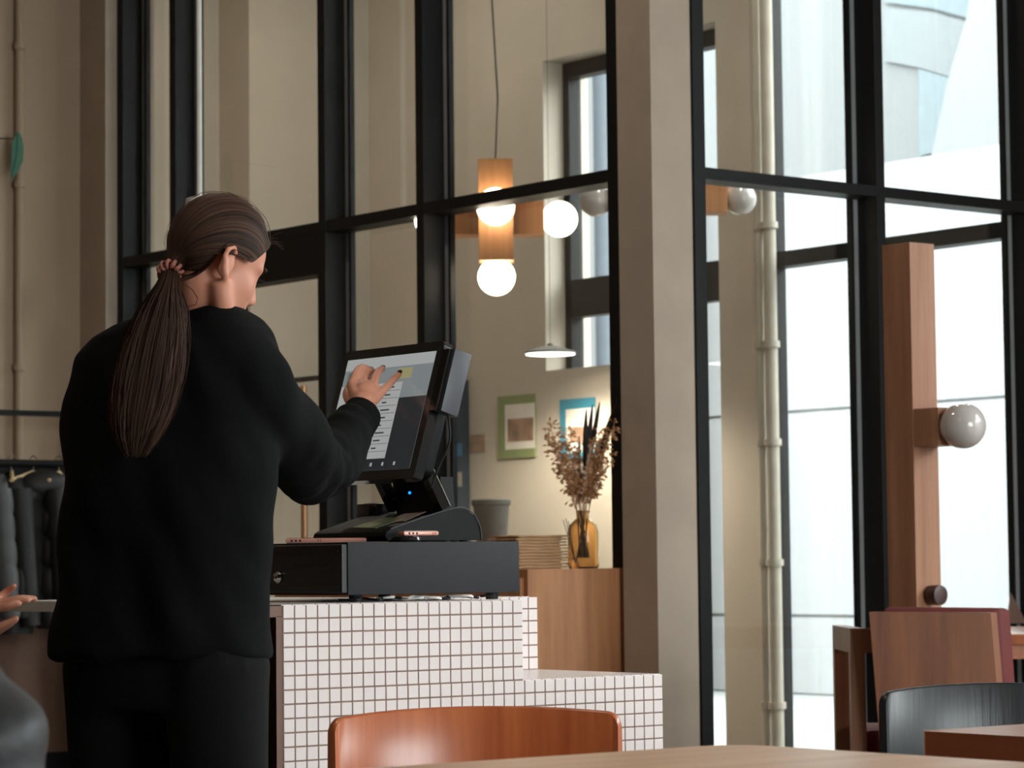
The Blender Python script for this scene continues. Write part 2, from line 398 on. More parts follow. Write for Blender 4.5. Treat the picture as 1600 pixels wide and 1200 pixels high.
# glass door in the third bay
a, b_ = fins[2], fins[1]-.05
dr = thing('door_1', (XP, (a+b_)/2, 0), 'glass door with a black head frame and long pull bar', 'door', None, 'structure')
zh = onX(460, 434, XP).z
bx((XP+.004, a, zh), (XP+DP-.01, b_, ZT+.002)).build('head_frame', 'frame_black', dr)
bx((XP+.02, a, .02), (XP+.08, a+.035, zh)).build('stile', 'frame_black', dr)
bx((XP+.02, b_-.07, .02), (XP+.08, b_, zh)).build('stile', 'frame_black', dr)
bx((XP+.02, a+.035, .02), (XP+.08, b_-.07, .14)).build('bottom_rail', 'frame_black', dr)
bx((XP+.05, a+.035, .14), (XP+.056, b_-.07, zh)).build('pane', 'glass_pane', dr)
hy = onX(475, 700, XP-.05).y
h = MB().tube([(XP-.05, hy, onX(475, 605, XP).z), (XP-.05, hy, .75)], .014, 12).build('pull_bar', 'brass', dr, True)
for z in (1.5, .9): MB().cyl((XP-.05, hy, z), (XP+.052, hy, z), .008).build('bracket', 'frame_black', h)
bx((XP+.045, a+.035, onX(480, 594, XP).z), (XP+.049, a+.36, onX(480, 586, XP).z)).build('marking_strip', 'felt_grey', dr)

# ---- plaster column on the corner
cye = onX(970, 600, 6.40).y; cxe = onY(1085, 600, 7.24).x
struct('trim_2', bx((6.40, 7.24, 0), (cxe, cye, HC)).box((XP+.012, cye, 0), (cxe, jamb, HC)).box((cxe, YP+.012, 0), (onY(1085, 300, YP).x, jamb, HC)), 'column_plaster', 'beige plaster column between the two glass partitions', 'column')
# ---- right partition (plane Y = YP)
win = thing('window_2', (7.6, YP, 0), 'black-framed glass partition behind the wooden post lamp', 'window', None, 'structure')
x0 = onY(1085, 300, YP).x; x1 = onY(1103, 300, YP).x
bx((x0, YP, 0), (x1, YP+DP, HC), .002).build('mullion', 'frame_black', win)
fx = [onY(1370, 300, YP).x, onY(1370, 300, YP).x+.875]
for x in fx:
    bx((x, YP, 0), (x+.045, YP+DP, HC), .002).build('mullion', 'frame_black', win)
    bx((x-.022, YP+DP-.012, 0), (x, YP+DP+.012, HC)).build('glazing_strip', 'frame_steel', win)
    bx((x-.036, YP+DP-.012, 0), (x-.022, YP+DP+.012, HC)).build('gasket', 'frame_black', win)
ends = [(x1, fx[0]), (fx[0]+.045, fx[1]), (fx[1]+.045, XF)]
for p, q in ends:
    bx((p, YP+.002, ZT), (q, YP+DP, ZT+.042), .001).build('transom', 'frame_black', win)
    bx((p, YP+DP-.004, .08), (q, YP+DP+.002, ZT+.01)).build('pane', 'glass_pane', win)
    bx((p, YP+DP-.004, ZT+.035), (q, YP+DP+.002, HC)).build('pane', 'glass_pane', win)
    bx((p, YP, 0), (q, YP+DP, .08)).build('sill_rail', 'frame_black', win)

# ---- outside
struct('ground', bx((XF+.35, -30, -.15), (60, 60, -.05)), 'ext_ground', 'pale paving outside the windows', 'ground')
wb = thing('white_building', (15, 12, -.05), 'white panelled building across the street', 'building')
zj = [onX(1500, 965, 15).z, onX(1500, 625, 15).z]
zs = [-.05]+zj+[onX(1400, 250, 15).z]
for i in range(3):
    for k in range(5):
        y0 = 5.4+k*2.6
        bx((15, y0+.012, zs[i]+.012), (15.3, y0+2.6-.012, zs[i+1]-.012)).build('panel', 'ext_white', wb)
bx((15.05, 5.4, -.05), (20, 18.4, zs[3])).build('body', 'ext_white', wb)
rb = thing('sky_block_building', (17, -6, -.05), 'unseen pale building row added to block low sky at the cafe windows', 'building')  # unseen row, added to keep bright low sky out of the glass reflections
bx((17, -22, -.05), (24, 5.3, HC)).build('body', 'ext_white', rb)
bx((16.9, -22, HC), (24, 5.3, 4.7)).build('parapet', 'ext_grey', rb)
ub = thing('grey_building', (24, 20, -.05), 'pale blue-grey upper building seen through the high pane', 'building')
bx((24, 8, -.05), (32, 40, 12)).build('body', 'ext_pale', ub)
def quadX(name, pts, X, mat, par, th=.05):
    return MB().prism([onX(x, y, X) for x, y in pts], (-th, 0, 0)).build(name, mat, par)
quadX('window_band', [(1386, -60), (1540, -60), (1528, 32), (1462, 14), (1386, 4)], 24, 'ext_blue', ub)
quadX('cladding', [(1386, 12), (1462, 20), (1526, 38), (1500, 124), (1440, 106), (1386, 96)], 24, 'ext_grey', ub)
quadX('fin_wall', [(1545, -60), (1640, -60), (1640, 330), (1455, 330), (1500, 126), (1528, 32)], 23.8, 'ext_bright', ub, .2)
quadX('window_band', [(1440, 108), (1501, 126), (1478, 235), (1440, 245)], 24, 'ext_blue', ub)
db = thing('dark_building', (14, 18, -.05), 'dark slate building seen through the narrow lobby window', 'building')
bx((14, 16.3, -.05), (14.7, 28, 9)).build('body', 'ext_dark', db)
yy = onX(928, 300, 14).y; bx((13.85, yy, -.05), (14, onX(919, 300, 14).y, 9)).build('downpipe', 'ext_white', db)

# wall pipes in the lobby (beside the wide glazing)
for q, r_ in ((1190, .022), (1206, .03)):
    y = onX(q, 600, XF-.06).y
    o = thing('downpipe', (XF-.06, y, 0), 'slim pale pipe beside the street glazing' if q == 1190 else 'thicker pale pipe with collars beside the street glazing', 'pipe')
    MB().cyl((XF-.06, y, 0), (XF-.06, y, HC), r_, n=14).build('tube', 'pipe_paint', o, True)
    for z in (.3, .95, 1.5, 1.95, 2.5): MB().cyl((XF-.06, y, z), (XF-.06, y, z+.03), r_*1.35, n=14).build('collar', 'pipe_paint', o, True)

# ------------------------------------------------------------------ tiled counter
YC = 4.084; XA, XB, XC = 2.730, 3.272, 3.62; ZC, ZL = .903, .753; YK = 4.47; YE = 4.80
ct = thing('tiled_counter', (3.1, 4.4, 0), 'stepped service counter clad in small white mosaic tiles', 'counter')
T_ = .006; P_ = .025
J_ = .0016
core = MB().box((XA, YC+J_, 0), (XB-J_, YE, ZC-J_)).box((XB-J_, YC+J_, 0), (XC-J_, YE, ZL-J_)).box((XB-J_, YK+J_, ZL-J_), (XC-J_, YE, ZC-J_))
core.build('grout_core', 'grout', ct)
bx((XA-.013, YC+.002, 0), (XA, YE, ZC-.02)).build('side_panel', 'counter_wood', ct)
bx((XA-.03, YC+.002, ZC-.022), (XA, YE, ZC-.002), .001).build('edge_board', 'counter_wood', ct)
g = .0027
tm = {}
def tile_mesh(dx, dy, dz):
    k = (round(dx, 4), round(dy, 4), round(dz, 4))
    if k not in tm:
        me = bx((-dx/2, -dy/2, -dz/2), (dx/2, dy/2, dz/2), .0009).mesh('tile'); me.materials.append(MATS['tile_white'])
        tm[k] = me
    return tm[k]
tiles = []      # (score, centre, size)
def cols(a, b): n_ = round((b-a)/P_); return [(a+(b-a)*k/n_, a+(b-a)*(k+1)/n_) for k in range(n_)]
def add_tile(c, s, vis): tiles.append((vis, c, s))
def pix(p):
    v = Vector(p)-CAM; d = v.dot(FWD); return 800+F*v.dot(RGT)/d, 600-F*v.dot(UP)/d
rows = [ZC-k*P_ for k in range(36)]
def seen(p):
    x, y = pix(p)
    if y > 1200: return 0
    if 512 < x < 935 and y > 1112: return 0
    if x < 430: return 0
    return 1
for zt in rows:
    zb = max(zt-P_, .002)
    if zt < .03: break
    for (a, b2) in cols(XA, XB if zt > ZL+.001 else XC):
        c = ((a+b2)/2, YC+T_/2, (zt+zb)/2); add_tile(c, (b2-a-g, T_, zt-zb-g), seen(c)*2)
    if zt > ZL+.001:
        for (a, b2) in cols(XB, XC):
            c = ((a+b2)/2, YK+T_/2, (zt+zb)/2); add_tile(c, (b2-a-g, T_, zt-zb-g), 2 if pix(c)[0] > 812 else 0)
for (a, b2) in cols(XB, XC):
    for (p, q) in cols(YC+T_, YK): add_tile(((a+b2)/2, (p+q)/2, ZL-T_/2), (b2-a-g, q-p-g, T_), .5)
for (a, b2) in cols(XA, XC):
    for (p, q) in cols(YC+T_, YE):
        if a > XB-.01 and p < YK+.004: continue
        add_tile(((a+b2)/2, (p+q)/2, ZC-T_/2), (b2-a-g, q-p-g, T_), .2)
for zt in rows:
    zb = max(zt-P_, .002)
    if zt < .03: break
    for (p, q) in cols(YC+T_ if zt < ZL+.001 else YK+T_, YE): add_tile((XC-T_/2, (p+q)/2, (zt+zb)/2), (T_, q-p-g, zt-zb-g), 0)
    if zt > ZL+.001:
        for (p, q) in cols(YC+T_, YK): add_tile((XB-T_/2, (p+q)/2, (zt+zb)/2), (T_, q-p-g, zt-zb-g), 0)
tiles.sort(key=lambda t: (-t[0], -t[1][2]))
rest = MB()
for i, (vis, c, s) in enumerate(tiles):
    if i < 300 and vis >= 2:
        o = bpy.data.objects.new('tile', tile_mesh(*s)); COL.objects.link(o); setp(o, ct)
        o.location = c; o.rotation_euler = (rnd.uniform(-.006, .006), 0, rnd.uniform(-.006, .006))
    else:
        rest.box([c[k]-s[k]/2 for k in range(3)], [c[k]+s[k]/2 for k in range(3)])
tag(rest.build('tile_field', 'tile_white', ct), kind='stuff')

# ------------------------------------------------------------------ cash drawer and till
DX0, DX1, DY0, DY1, DZ0, DZ1 = 2.94, 3.357, 4.20, 4.615, .916, 1.014
cdw = thing('cash_drawer', (3.15, 4.4, ZC), 'flat black metal cash drawer on the tiled counter', 'cash drawer')
bx((DX0+.012, DY0, DZ0), (DX1, DY1, DZ1), .0025).build('case', 'drawer_black', cdw, True)
fr = MB().box((DX0, DY0+.002, DZ0+.004), (DX0+.012, DY1-.002, DZ1-.004), .002).build('front', 'drawer_front', cdw)
bx((DX0-.003, DY0+.012, DZ0+.014), (DX0, DY1-.012, DZ0+.018)).build('rib', 'drawer_front', fr)
bx((DX0-.003, DY0+.012, DZ1-.018), (DX0, DY1-.012, DZ1-.014)).build('rib', 'drawer_front', fr)
bx((DX0-.001, DY0+.05, DZ1-.044), (DX0+.001, DY0+.16, DZ1-.041)).build('slot', 'dark_hole', fr)
lk = onX(438, 902, DX0)
lo = MB().lathe([(.011, 0), (.0115, .006), (.008, .011), (.006, .012)], (DX0, lk.y, lk.z), (-1, 0, 0), 18).build('lock', 'chrome', cdw, True)
k_ = MB().box((DX0-.034, lk.y-.0012, lk.z-.003), (DX0-.01, lk.y+.0012, lk.z+.003)).lathe([(.010, -.0012), (.010, .0012)], (DX0-.04, lk.y, lk.z-.004), (0, 1, 0), 16)
k_.build('key', 'chrome', lo, True)
for x in (DX0+.05, DX1-.045):
    for y in (DY0+.03, DY1-.03): MB().lathe([(.012, 0), (.013, DZ0-ZC)], (x, y, ZC), n=16).build('foot', 'rubber', cdw)
# cables under the drawer
def cable(name, pts, r_, mat, label, group=None, parent=None):
    q = []
    P = [Vector(p) for p in pts]
    for i in range(len(P)-1):
        p0, p1, p2, p3 = P[max(i-1, 0)], P[i], P[i+1], P[min(i+2, len(P)-1)]
        for k in range(6):
            t = k/6; q.append(.5*((2*p1)+(-p0+p2)*t+(2*p0-5*p1+4*p2-p3)*t*t+(-p0+3*p1-3*p2+p3)*t**3))
    q.append(P[-1])
    o = MB().tube(q, r_, 6).build(name, mat, parent, True)
    if parent is None: tag(o, label, 'cable', group)
    return o
for i, (mt, lab) in enumerate([('paper_white', 'white cable coiled under the right of the cash drawer'), ('rubber', 'black cable tangled under the right of the cash drawer'), ('rubber', 'black cable running along under the drawer front'), ('paper_white', 'white cable peeping out under the drawer middle')]):
    xs = [(3.10, 3.28), (3.14, 3.30), (2.96, 3.08), (3.04, 3.2)][i]
    pts = [(xs[0]+(xs[1]-xs[0])*k/7, DY0+.012+.02*math.sin(k*2.1+i)+.006*i, ZC+.0035+.0025*(1+math.sin(k*1.7+i*2))) for k in range(8)]
    cable('power_cable', pts, .0025, mt, lab)

# POS terminal
pos = thing('pos_terminal', (3.22, 4.42, DZ1), 'black touchscreen till on the cash drawer', 'till')
bY0, bY1 = 4.300, 4.544; bX0, bX1 = 3.11, 3.342
prof = [(bX0+.004, .004), (bX0, .012), (bX0+.003, .02), (bX0+.012, .025), (bX0+.10, .050), (bX0+.17, .066), (bX0+.195, .064), (bX0+.215, .052), (bX0+.228, .03), (bX1, .004)]
MB().prism([(x, bY0, DZ1+z) for x, z in prof], (0, bY1-bY0, 0)).build('base', 'plastic_black', pos, True, 25)
cable('base_trim', [(x, bY0-.001, DZ1+z+.001) for x, z in prof[3:]], .0012, 'plastic_grey', None, None, pos)
for x in (bX0+.06, bX1-.03):
    for y in (bY0+.02, bY1-.02): MB().cyl((x, y, DZ1), (x, y, DZ1+.005), .008).build('foot', 'rubber', pos)
sTR, sBR = onY(696, 532, 4.235), onY(646, 747, 4.235)
su = (sTR-sBR); sH = su.length; su.normalize()            # up along the screen
sv = Vector((0, 1, 0)); sn = sv.cross(su).normalized()    # normal
if sn.x > 0: sn = -sn
sW = .335
S = Matrix((( -sv.x, su.x, sn.x, sBR.x), (-sv.y, su.y, sn.y, sBR.y), (-sv.z, su.z, sn.z, sBR.z), (0, 0, 0, 1)))   # local x to the right in view, from -sW to 0
def sbox(x0, y0, z0, x1, y1, z1, bev=0, mb=None): return (mb or MB()).box((x0, y0, z0), (x1, y1, z1), bev, 0, S)
def rrect(w0, w1, h0, h1, r_, z0, z1, n_=5):
    P = []
    for cx_, cy_, a0 in ((w1-r_, h1-r_, 0), (w0+r_, h1-r_, 90), (w0+r_, h0+r_, 180), (w1-r_, h0+r_, 270)):
        for k in range(n_+1):
            a = math.radians(a0+90*k/n_); P.append((cx_+r_*math.cos(a), cy_+r_*math.sin(a)))
    return MB().prism([S @ Vector((x, y, z0)) for x, y in P], S.to_3x3() @ Vector((0, 0, z1-z0)))
mon = rrect(-sW, 0, 0, sH, .012, -.022, 0).build('monitor', 'bezel', pos, True, 40)
rrect(-sW+.012, -.012, .012, sH-.012, .02, -.05, -.021).build('monitor_back', 'plastic_black', mon, True, 40)
bz = .020
def uq(name, x0, y0, x1, y1, mat, z=.0004): return sbox(-sW+bz+x0*(sW-2*bz), bz+y0*(sH-2*bz), z, -sW+bz+x1*(sW-2*bz), bz+y1*(sH-2*bz), z+.0003).build(name, mat, mon)
uq('display', 0, 0, 1, 1, 'ui_grey')
uq('display_header', 0, .9, 1, 1, 'ui_white', .0008)
uq('display_footer', 0, 0, 1, .1, 'ui_dark', .0008)
uq('display_list', .0, .1, .70, .76, 'ui_white', .0008)
uq('display_reflection', .70, .1, 1, .62, 'ui_dark', .0008)  # dark area painted in for the reflection on the screen
for (x0, y0, c_) in ((.05, .79, 'ui_teal'), (.28, .79, 'ui_grey'), (.62, .79, 'ui_yellow'), (.05, .66, 'ui_yellow')): uq('display_button', x0, y0, x0+.16, y0+.09, c_, .0012)
for k in range(9):
    uq('display_rule', .42, .16+k*.066, .69, .163+k*.066, 'ui_text', .0012)
    uq('display_text', .52, .185+k*.066, .52+.05+.05*((k*7) % 3)/2, .197+k*.066, 'ui_text', .0012)
for k in range(4): uq('display_icon', .42+k*.13, .035, .44+k*.13, .065, 'ui_white', .0012)
# card reader on the right edge of the screen
rd = MB(); sbox(.004, .135, -.048, .030, .262, -.006, .003, rd); rd.build('card_reader', 'plastic_grey', pos, True)
sbox(.001, .135, -.006, .022, .258, .002).build('reader_slot', 'plastic_gloss', pos)
MB().ell(S @ Vector((.0, .15, .003)), .002, 8, 6).build('reader_light', 'leaf_green', pos)
cable('reader_cable', [S @ Vector(p) for p in ((.02, .138, -.03), (.018, .09, -.05), (-.005, .04, -.055), (-.02, .0, -.06))], .0025, 'rubber', None, None, pos)
# neck and rear struts
nk = [onX(612, 745, 3.25), onX(688, 745, 3.25), onX(692, 802, 3.25), onX(620, 802, 3.25)]
MB().prism(nk, (.03, 0, 0)).build('neck', 'plastic_black', pos)
MB().ell(onX(640, 770, 3.249), (.002, .004, .003), 10, 8).build('power_light', 'led_blue', pos)
for dy in (0, .16):
    a_ = onY(664, 722, 4.30)+Vector((0, dy, 0)); b2 = onY(697, 794, 4.30)+Vector((0, dy, 0)); e_ = Vector((.018, 0, .008))
    st = MB().prism([a_-e_*.5, a_+e_*.5, b2+e_*.5, b2-e_*.5], (0, .02, 0)).build('strut', 'plastic_gloss', pos)
    MB().tube([a_+e_*.55, b2+e_*.55], .002, 6).build('strut_edge', 'chrome', st)
cable('neck_cable', [onX(x, y, 3.24) for x, y in ((612, 752), (603, 768), (605, 778), (618, 780))], .0022, 'rubber', None, None, pos)
# things on the drawer
def phone(name, A, B, wdir, th, width, label):
    A, B = Vector(A), Vector(B); u = (B-A); L = u.length; u.normalize(); w = Vector(wdir)-u*Vector(wdir).dot(u); w.normalize(); z = Vector((0, 0, 1))
    T = Matrix(((u.x, w.x, 0, A.x), (u.y, w.y, 0, A.y), (0, 0, 1, A.z), (0, 0, 0, 1)))
    o = thing(name, (A+B)/2, label, 'phone')
    MB().box((0, 0, 0), (L, width, th), th*.42, 0, T).build('body', 'rose_gold', o, True)
    MB().box((.004, .004, th), (L-.004, width-.004, th+.0006), 0, 0, T).build('glass', 'plastic_gloss', o)
    for x in (.012, .020, .028): MB().cyl(T @ Vector((x, -.0004, th*.5)), T @ Vector((x, .0006, th*.5)), .0022, n=10).build('port', 'dark_hole', o)
    for x in (.062, .067): MB().box((x, -.0004, th*.3), (x+.0012, .0006, th*.7), 0, 0, T).build('seam', 'dark_hole', o)
    return o
pA, pB = onZ(445, 845.5, DZ1+.0005), onZ(575, 844.5, DZ1+.0005)
pA = Vector((2.965, 4.50, DZ1+.001)); dirp = Vector((.80, -.60, 0))
pA = onX(446, 842, 2.972); pA.z = DZ1+.0005
phone('smartphone', pA, pA+dirp*.155, (.6, .8, 0), .0095, .072, 'rose gold phone lying on the front edge of the cash drawer')
q0 = onY(631, 834, 4.255); q0.z = DZ1+.012
phone('smartphone', q0, q0+Vector((.075, -.012, 0)), (.16, .99, 0), .009, .03, 'small pink phone lying beside the till base')
tag(MB().lathe([(.03, 0), (.032, .004), (.03, .009), (.02, .012)], (q0.x+.0, 4.252, DZ1), n=24).build('puck', 'plastic_gloss', None, True), 'glossy black puck under the pink phone', 'stand')
bb = onX(579, 800, 3.16)
o = thing('small_box', (bb.x, bb.y, DZ1), 'small glossy black box behind the banknotes on the till', 'box')
by_ = onX(563, 800, 3.25).y; by2 = onX(595, 800, 3.25).y
MB().box((3.24, by2, DZ1+.045), (3.29, by_, onX(579, 787, 3.24).z), .003).build('body', 'plastic_gloss', o, True)
MB().box((3.245, by2+.004, onX(579, 787, 3.24).z), (3.285, by_-.02, onX(579, 787, 3.24).z+.001)).build('white_strip', 'paper_white', o)  # thin white strip laid over the box top
def zbase(x): return DZ1+.025+(x-bX0-.012)*(.025/.088)
def note(name, pts, mat, label):
    mb = MB(); mb.prism([(x, y, zbase(x)+.0008+e) for x, y, e in pts], (0, 0, .0008)); tag(mb.build(name, mat), label, 'paper', 'paper on the till base')
note('banknote', [(3.13, 4.36, 0), (3.19, 4.34, .002), (3.20, 4.43, .002), (3.14, 4.45, 0)], 'note_green', 'crumpled green banknote on the till base')
note('receipt', [(3.17, 4.32, .001), (3.23, 4.33, .003), (3.22, 4.39, .003), (3.165, 4.38, .001)], 'photo_print', 'brownish slip of paper beside the banknote')

# ------------------------------------------------------------------ white side table at the left
wt = thing('side_table', (3.4, 5.3, 0), 'white-topped narrow table behind the standing woman', 'table')
zt_ = onX(60, 939, 3.12).z; yl = onX(8, 950, 3.12).y
bx((3.12, 4.85, zt_-.025), (3.7, yl, zt_), .002).build('top', 'white_top', wt)
bx((3.2, 4.87, zt_-.0265), (3.66, yl-.2, zt_-.025)).build('apron', 'white_top', wt)
for x in (3.6,):
    for y in (4.92, yl-.25): bx((x-.02, y-.02, 0), (x+.02, y+.02, zt_-.025)).build('leg', 'white_top', wt)
for y in (4.92, yl-.25): bx((3.28, y-.02, 0), (3.32, y+.02, zt_-.025)).build('leg', 'white_top', wt)
tag(bx((3.2, 5.15, zt_), (3.34, yl-.13, zt_+.006), .001).build('paper_pad', 'paper_white'), 'thin white paper pad on the white side table', 'paper')

# ------------------------------------------------------------------ chairs and tables
def curved_chair(name, c, fdir, mat, label, zt=.76, R=.335, ha=40):
    """c: point on the floor under the middle of the backrest, fdir: the way the chair faces"""
    f = Vector(fdir).normalized(); s_ = Vector((-f.y, f.x, 0))     # s_: to the chair's left
    o = thing(name, c, label, 'chair')
    c = Vector(c)
    def P(a, rr, z): return c+f*(R-rr*math.cos(a))+s_*(rr*math.sin(a))+Vector((0, 0, z))
    N = 28; z0 = zt-.235; rings = []
    us = [-1, -.9985, -.994, -.985, -.972, -.955, -.93]+[-.9+1.8*i/N for i in range(N+1)]+[.93, .955, .972, .985, .994, .9985, 1]
    for u in us:
        a = math.radians(ha)*u
        e = max(0, (abs(u)-.92)/.08); cut = .019*(1-math.sqrt(max(0, 1-e*e))); dz = -.010*u*u
        flare = 0
        t = .008
        rings.append([P(a, R-t+.000, z0+cut), P(a, R-t, (z0+zt)/2+dz/2), P(a, R-t+.001, zt-cut+dz-.003), P(a, R-t+.004, zt-cut+dz), P(a, R+t-.004, zt-cut+dz), P(a, R+t-.001, zt-cut+dz-.003), P(a, R+t, (z0+zt)/2), P(a, R+t, z0+cut)])
    MB().loft(rings).build('backrest', mat, o, True, 50)
    # seat
    sp = [];
    for k in range(32):
        a = 2*math.pi*k/32; q = Vector((math.cos(a), math.sin(a)))
        ex = .5
        sx = abs(q.x)**ex*math.copysign(1, q.x)*.215; sy = abs(q.y)**ex*math.copysign(1, q.y)*.205
        sp.append(c+f*(.24+sy)+s_*sx+Vector((0, 0, .435)))
    MB().prism(sp, (0, 0, .02)).build('seat', mat, o, True, 40)
    for sx in (-1, 1):
        MB().tube([c+f*.42+s_*sx*.19+Vector((0, 0, .435)), c+f*.45+s_*sx*.21], [.017, .012], 12).build('leg', mat, o, True)
        a = math.radians(24)*sx
        MB().tube([P(a, R+.012, zt-.14), P(a, R+.014, .44), P(a, R+.05, 0)], [.011, .017, .012], 12).build('leg', mat, o, True)
    return o
cdir = R0*.226-F0*.974
p = at(728, 1102, 4.12); p.z = 0
curved_chair('dining_chair', p, cdir, 'wood_chair', 'orange-brown wooden chair with curved back in front of the tiled counter')
p = at(1548, 1064, 4.72); p.z = 0
curved_chair('dining_chair', p, R0*.16-F0*.987, 'wood_black', 'black-stained wooden chair with curved back at the right table')
def table(name, x0, x1, y0, y1, zt, th, mat, label, r_=.03, legs=True):
    o = thing(name, ((x0+x1)/2, (y0+y1)/2, 0), label, 'table')
    P = []
    for cx_, cy_, a0 in ((x1-r_, y1-r_, 0), (x0+r_, y1-r_, 90), (x0+r_, y0+r_, 180), (x1-r_, y0+r_, 270)):
        for k in range(7):
            a = math.radians(a0+90*k/6); P.append((cx_+r_*math.cos(a), cy_+r_*math.sin(a)))
    MB().prism([(x, y, zt-th) for x, y in P], (0, 0, th)).build('tabletop', mat, o)
    xm, ym = (x0+x1)/2, (y0+y1)/2
    MB().cyl((xm, ym, .02), (xm, ym, zt-th), .035).build('column', 'frame_black', o, True)
    MB().lathe([(.24, 0), (.24, .008), (.05, .03)], (xm, ym, 0), n=32).build('foot', 'frame_black', o, True)
    return o
ZTB = .74
cn = onZ(1150, 1162, ZTB)
table('cafe_table', cn.x-.75, cn.x, cn.y-.75, cn.y, ZTB, .03, 'wood_table', 'light wooden cafe table closest to the viewer at the bottom', .06)
cn = onZ(1437, 1142, ZTB)
table('cafe_table', cn.x, cn.x+.75, cn.y-.75, cn.y, ZTB, .034, 'wood_table_red', 'reddish-brown cafe table in front of the black chair', .012)
t3 = onZ(1548, 990, ZTB)
o = thing('lounge_table', (t3.x+.4, t3.y, 0), 'red-brown table with glossy top behind the red cushioned chair', 'table')
ZT3 = .715
L0 = at(1540, 990, 9.4); L0.z = 0
ux, uy = R0, F0
def obox(o_, a, b, name, mat, par, bev=0, U=ux, V=uy):
    T = Matrix(((U.x, V.x, 0, o_.x), (U.y, V.y, 0, o_.y), (0, 0, 1, o_.z), (0, 0, 0, 1)))
    return MB().box(a, b, bev, 0, T).build(name, mat, par, bev > 0)
obox(L0, (0, 0, ZT3-.035), (.9, 1.1, ZT3), 'tabletop', 'wood_table_red', o, .003)
obox(L0, (.03, .03, ZT3-.085), (.87, 1.07, ZT3-.035), 'apron', 'wood_table_red', o)
for a_ in (.05, .8):
    for b2 in (.06, 1.0): obox(L0, (a_, b2, 0), (a_+.05, b2+.05, ZT3-.085), 'leg', 'wood_table_red', o)
tn = L0+R0*.12+F0*.55; tn.z = ZT3
mb = MB(); hh = .125
A_ = [tn+R0*sx*.035+F0*sy*.035 for sx, sy in ((-1, -1), (1, -1), (1, 1), (-1, 1))]
tnb = onZ(1588, 974, ZT3); off = tnb-tn
mb.add([p_+off for p_ in A_]+[tn+off+R0*(-.02)+Vector((0, 0, hh))], [(0, 1, 2, 3), (0, 1, 4), (1, 2, 4), (2, 3, 4), (3, 0, 4)])
tag(mb.build('table_pyramid', 'counter_wood'), 'small brown pyramid standing on the glossy table', 'ornament')

# red cushioned lounge chair
ch = thing('lounge_chair', (6.3, 5.9, 0), 'wooden lounge chair with red cushion by the post lamp', 'chair')
d_ = 8.38
tl, tr = at(1358, 956, d_), at(1548, 957, d_)
bl, br = at(1378, 1100, d_-.0), at(1568, 1100, d_-.0)
nb = F0*1.0+Vector((0, 0, .0))
MB().prism([tl, tr, br+Vector((0, 0, -.25)), bl+Vector((0, 0, -.25))], F0*.022+R0*.022).build('back_board', 'wood_lounge', ch)
cu = [at(1366, 949, d_), at(1552, 951, d_), br+Vector((0, 0, -.2)), bl+Vector((0, 0, -.2))]
mb = MB(); off0 = F0*.028+R0*.026; off1 = F0*.11+R0*.072
base_ = [p_+off0 for p_ in cu]; top_ = [p_+off1 for p_ in cu]
bmx = bmesh.new(); vs = [bmx.verts.new(p_) for p_ in base_+top_]
for f_ in ((3, 2, 1, 0), (4, 5, 6, 7), (0, 1, 5, 4), (1, 2, 6, 5), (2, 3, 7, 6), (3, 0, 4, 7)): bmx.faces.new([vs[i] for i in f_])
bmesh.ops.recalc_face_normals(bmx, faces=bmx.faces[:]); bmesh.ops.bevel(bmx, geom=bmx.edges[:], offset=.016, segments=3, profile=.5, affect='EDGES')
me = bpy.data.meshes.new('cushion'); bmx.to_mesh(me); bmx.free(); link('cushion', me, 'cushion_red', ch, True)
af = at(1328, 982, d_+.1); af.z = 0
za = at(1328, 982, d_+.1).z
def arm(o_, nm):
    obox(o_, (0, 0, 0), (.045, .05, za), 'leg', 'wood_lounge', ch)
    obox(o_, (0, .05, za-.075), (.045, .47, za), 'arm_rail', 'wood_lounge', ch)
    obox(o_, (0, .42, 0), (.045, .47, za-.075), 'leg', 'wood_lounge', ch)
arm(af, 0); arm(af+R0*.44, 1)
obox(af, (.045, 0, za-.075), (.44, .025, za), 'back_rail', 'wood_lounge', ch)
obox(af, (.045, .04, .34), (.44, .46, .37), 'seat_board', 'wood_lounge', ch)
obox(af, (.05, .09, .37), (.435, .46, .45), 'seat_cushion', 'cushion_red', ch, .02)

# wooden post lamp
pl = thing('post_lamp', (6.75, 6.36, 0), 'square wooden post lamp with one unlit opal globe', 'lamp')
K = at(1421, 378, 9.14)
zt2 = K.z; kx, ky = K.x, K.y
bx((kx, ky, 0), (kx+.118, ky+.125, zt2), .002).build('post', 'wood_post', pl)
bx((kx-.01, ky-.01, 0), (kx+.22, ky+.22, .02), .003).build('base_plate', 'frame_black', pl)
zb0, zb1 = onX(1440, 697, kx).z, onX(1440, 638, kx).z
bx((kx+.002, ky-.11, zb0), (kx+.116, ky, zb1), .002).build('bracket_block', 'wood_post', pl)
MB().ell((kx+.058, ky-.165, (zb0+zb1)/2), .075, 28, 18).build('globe', 'globe_off', pl, True)
kb = onY(1446, 930, ky)
MB().lathe([(.028, 0), (.032, .004), (.034, .03), (.032, .05), (.022, .052)], (kb.x+.02, ky, kb.z), (0, -1, 0), 24).build('knob', 'knob_brown', pl, True)

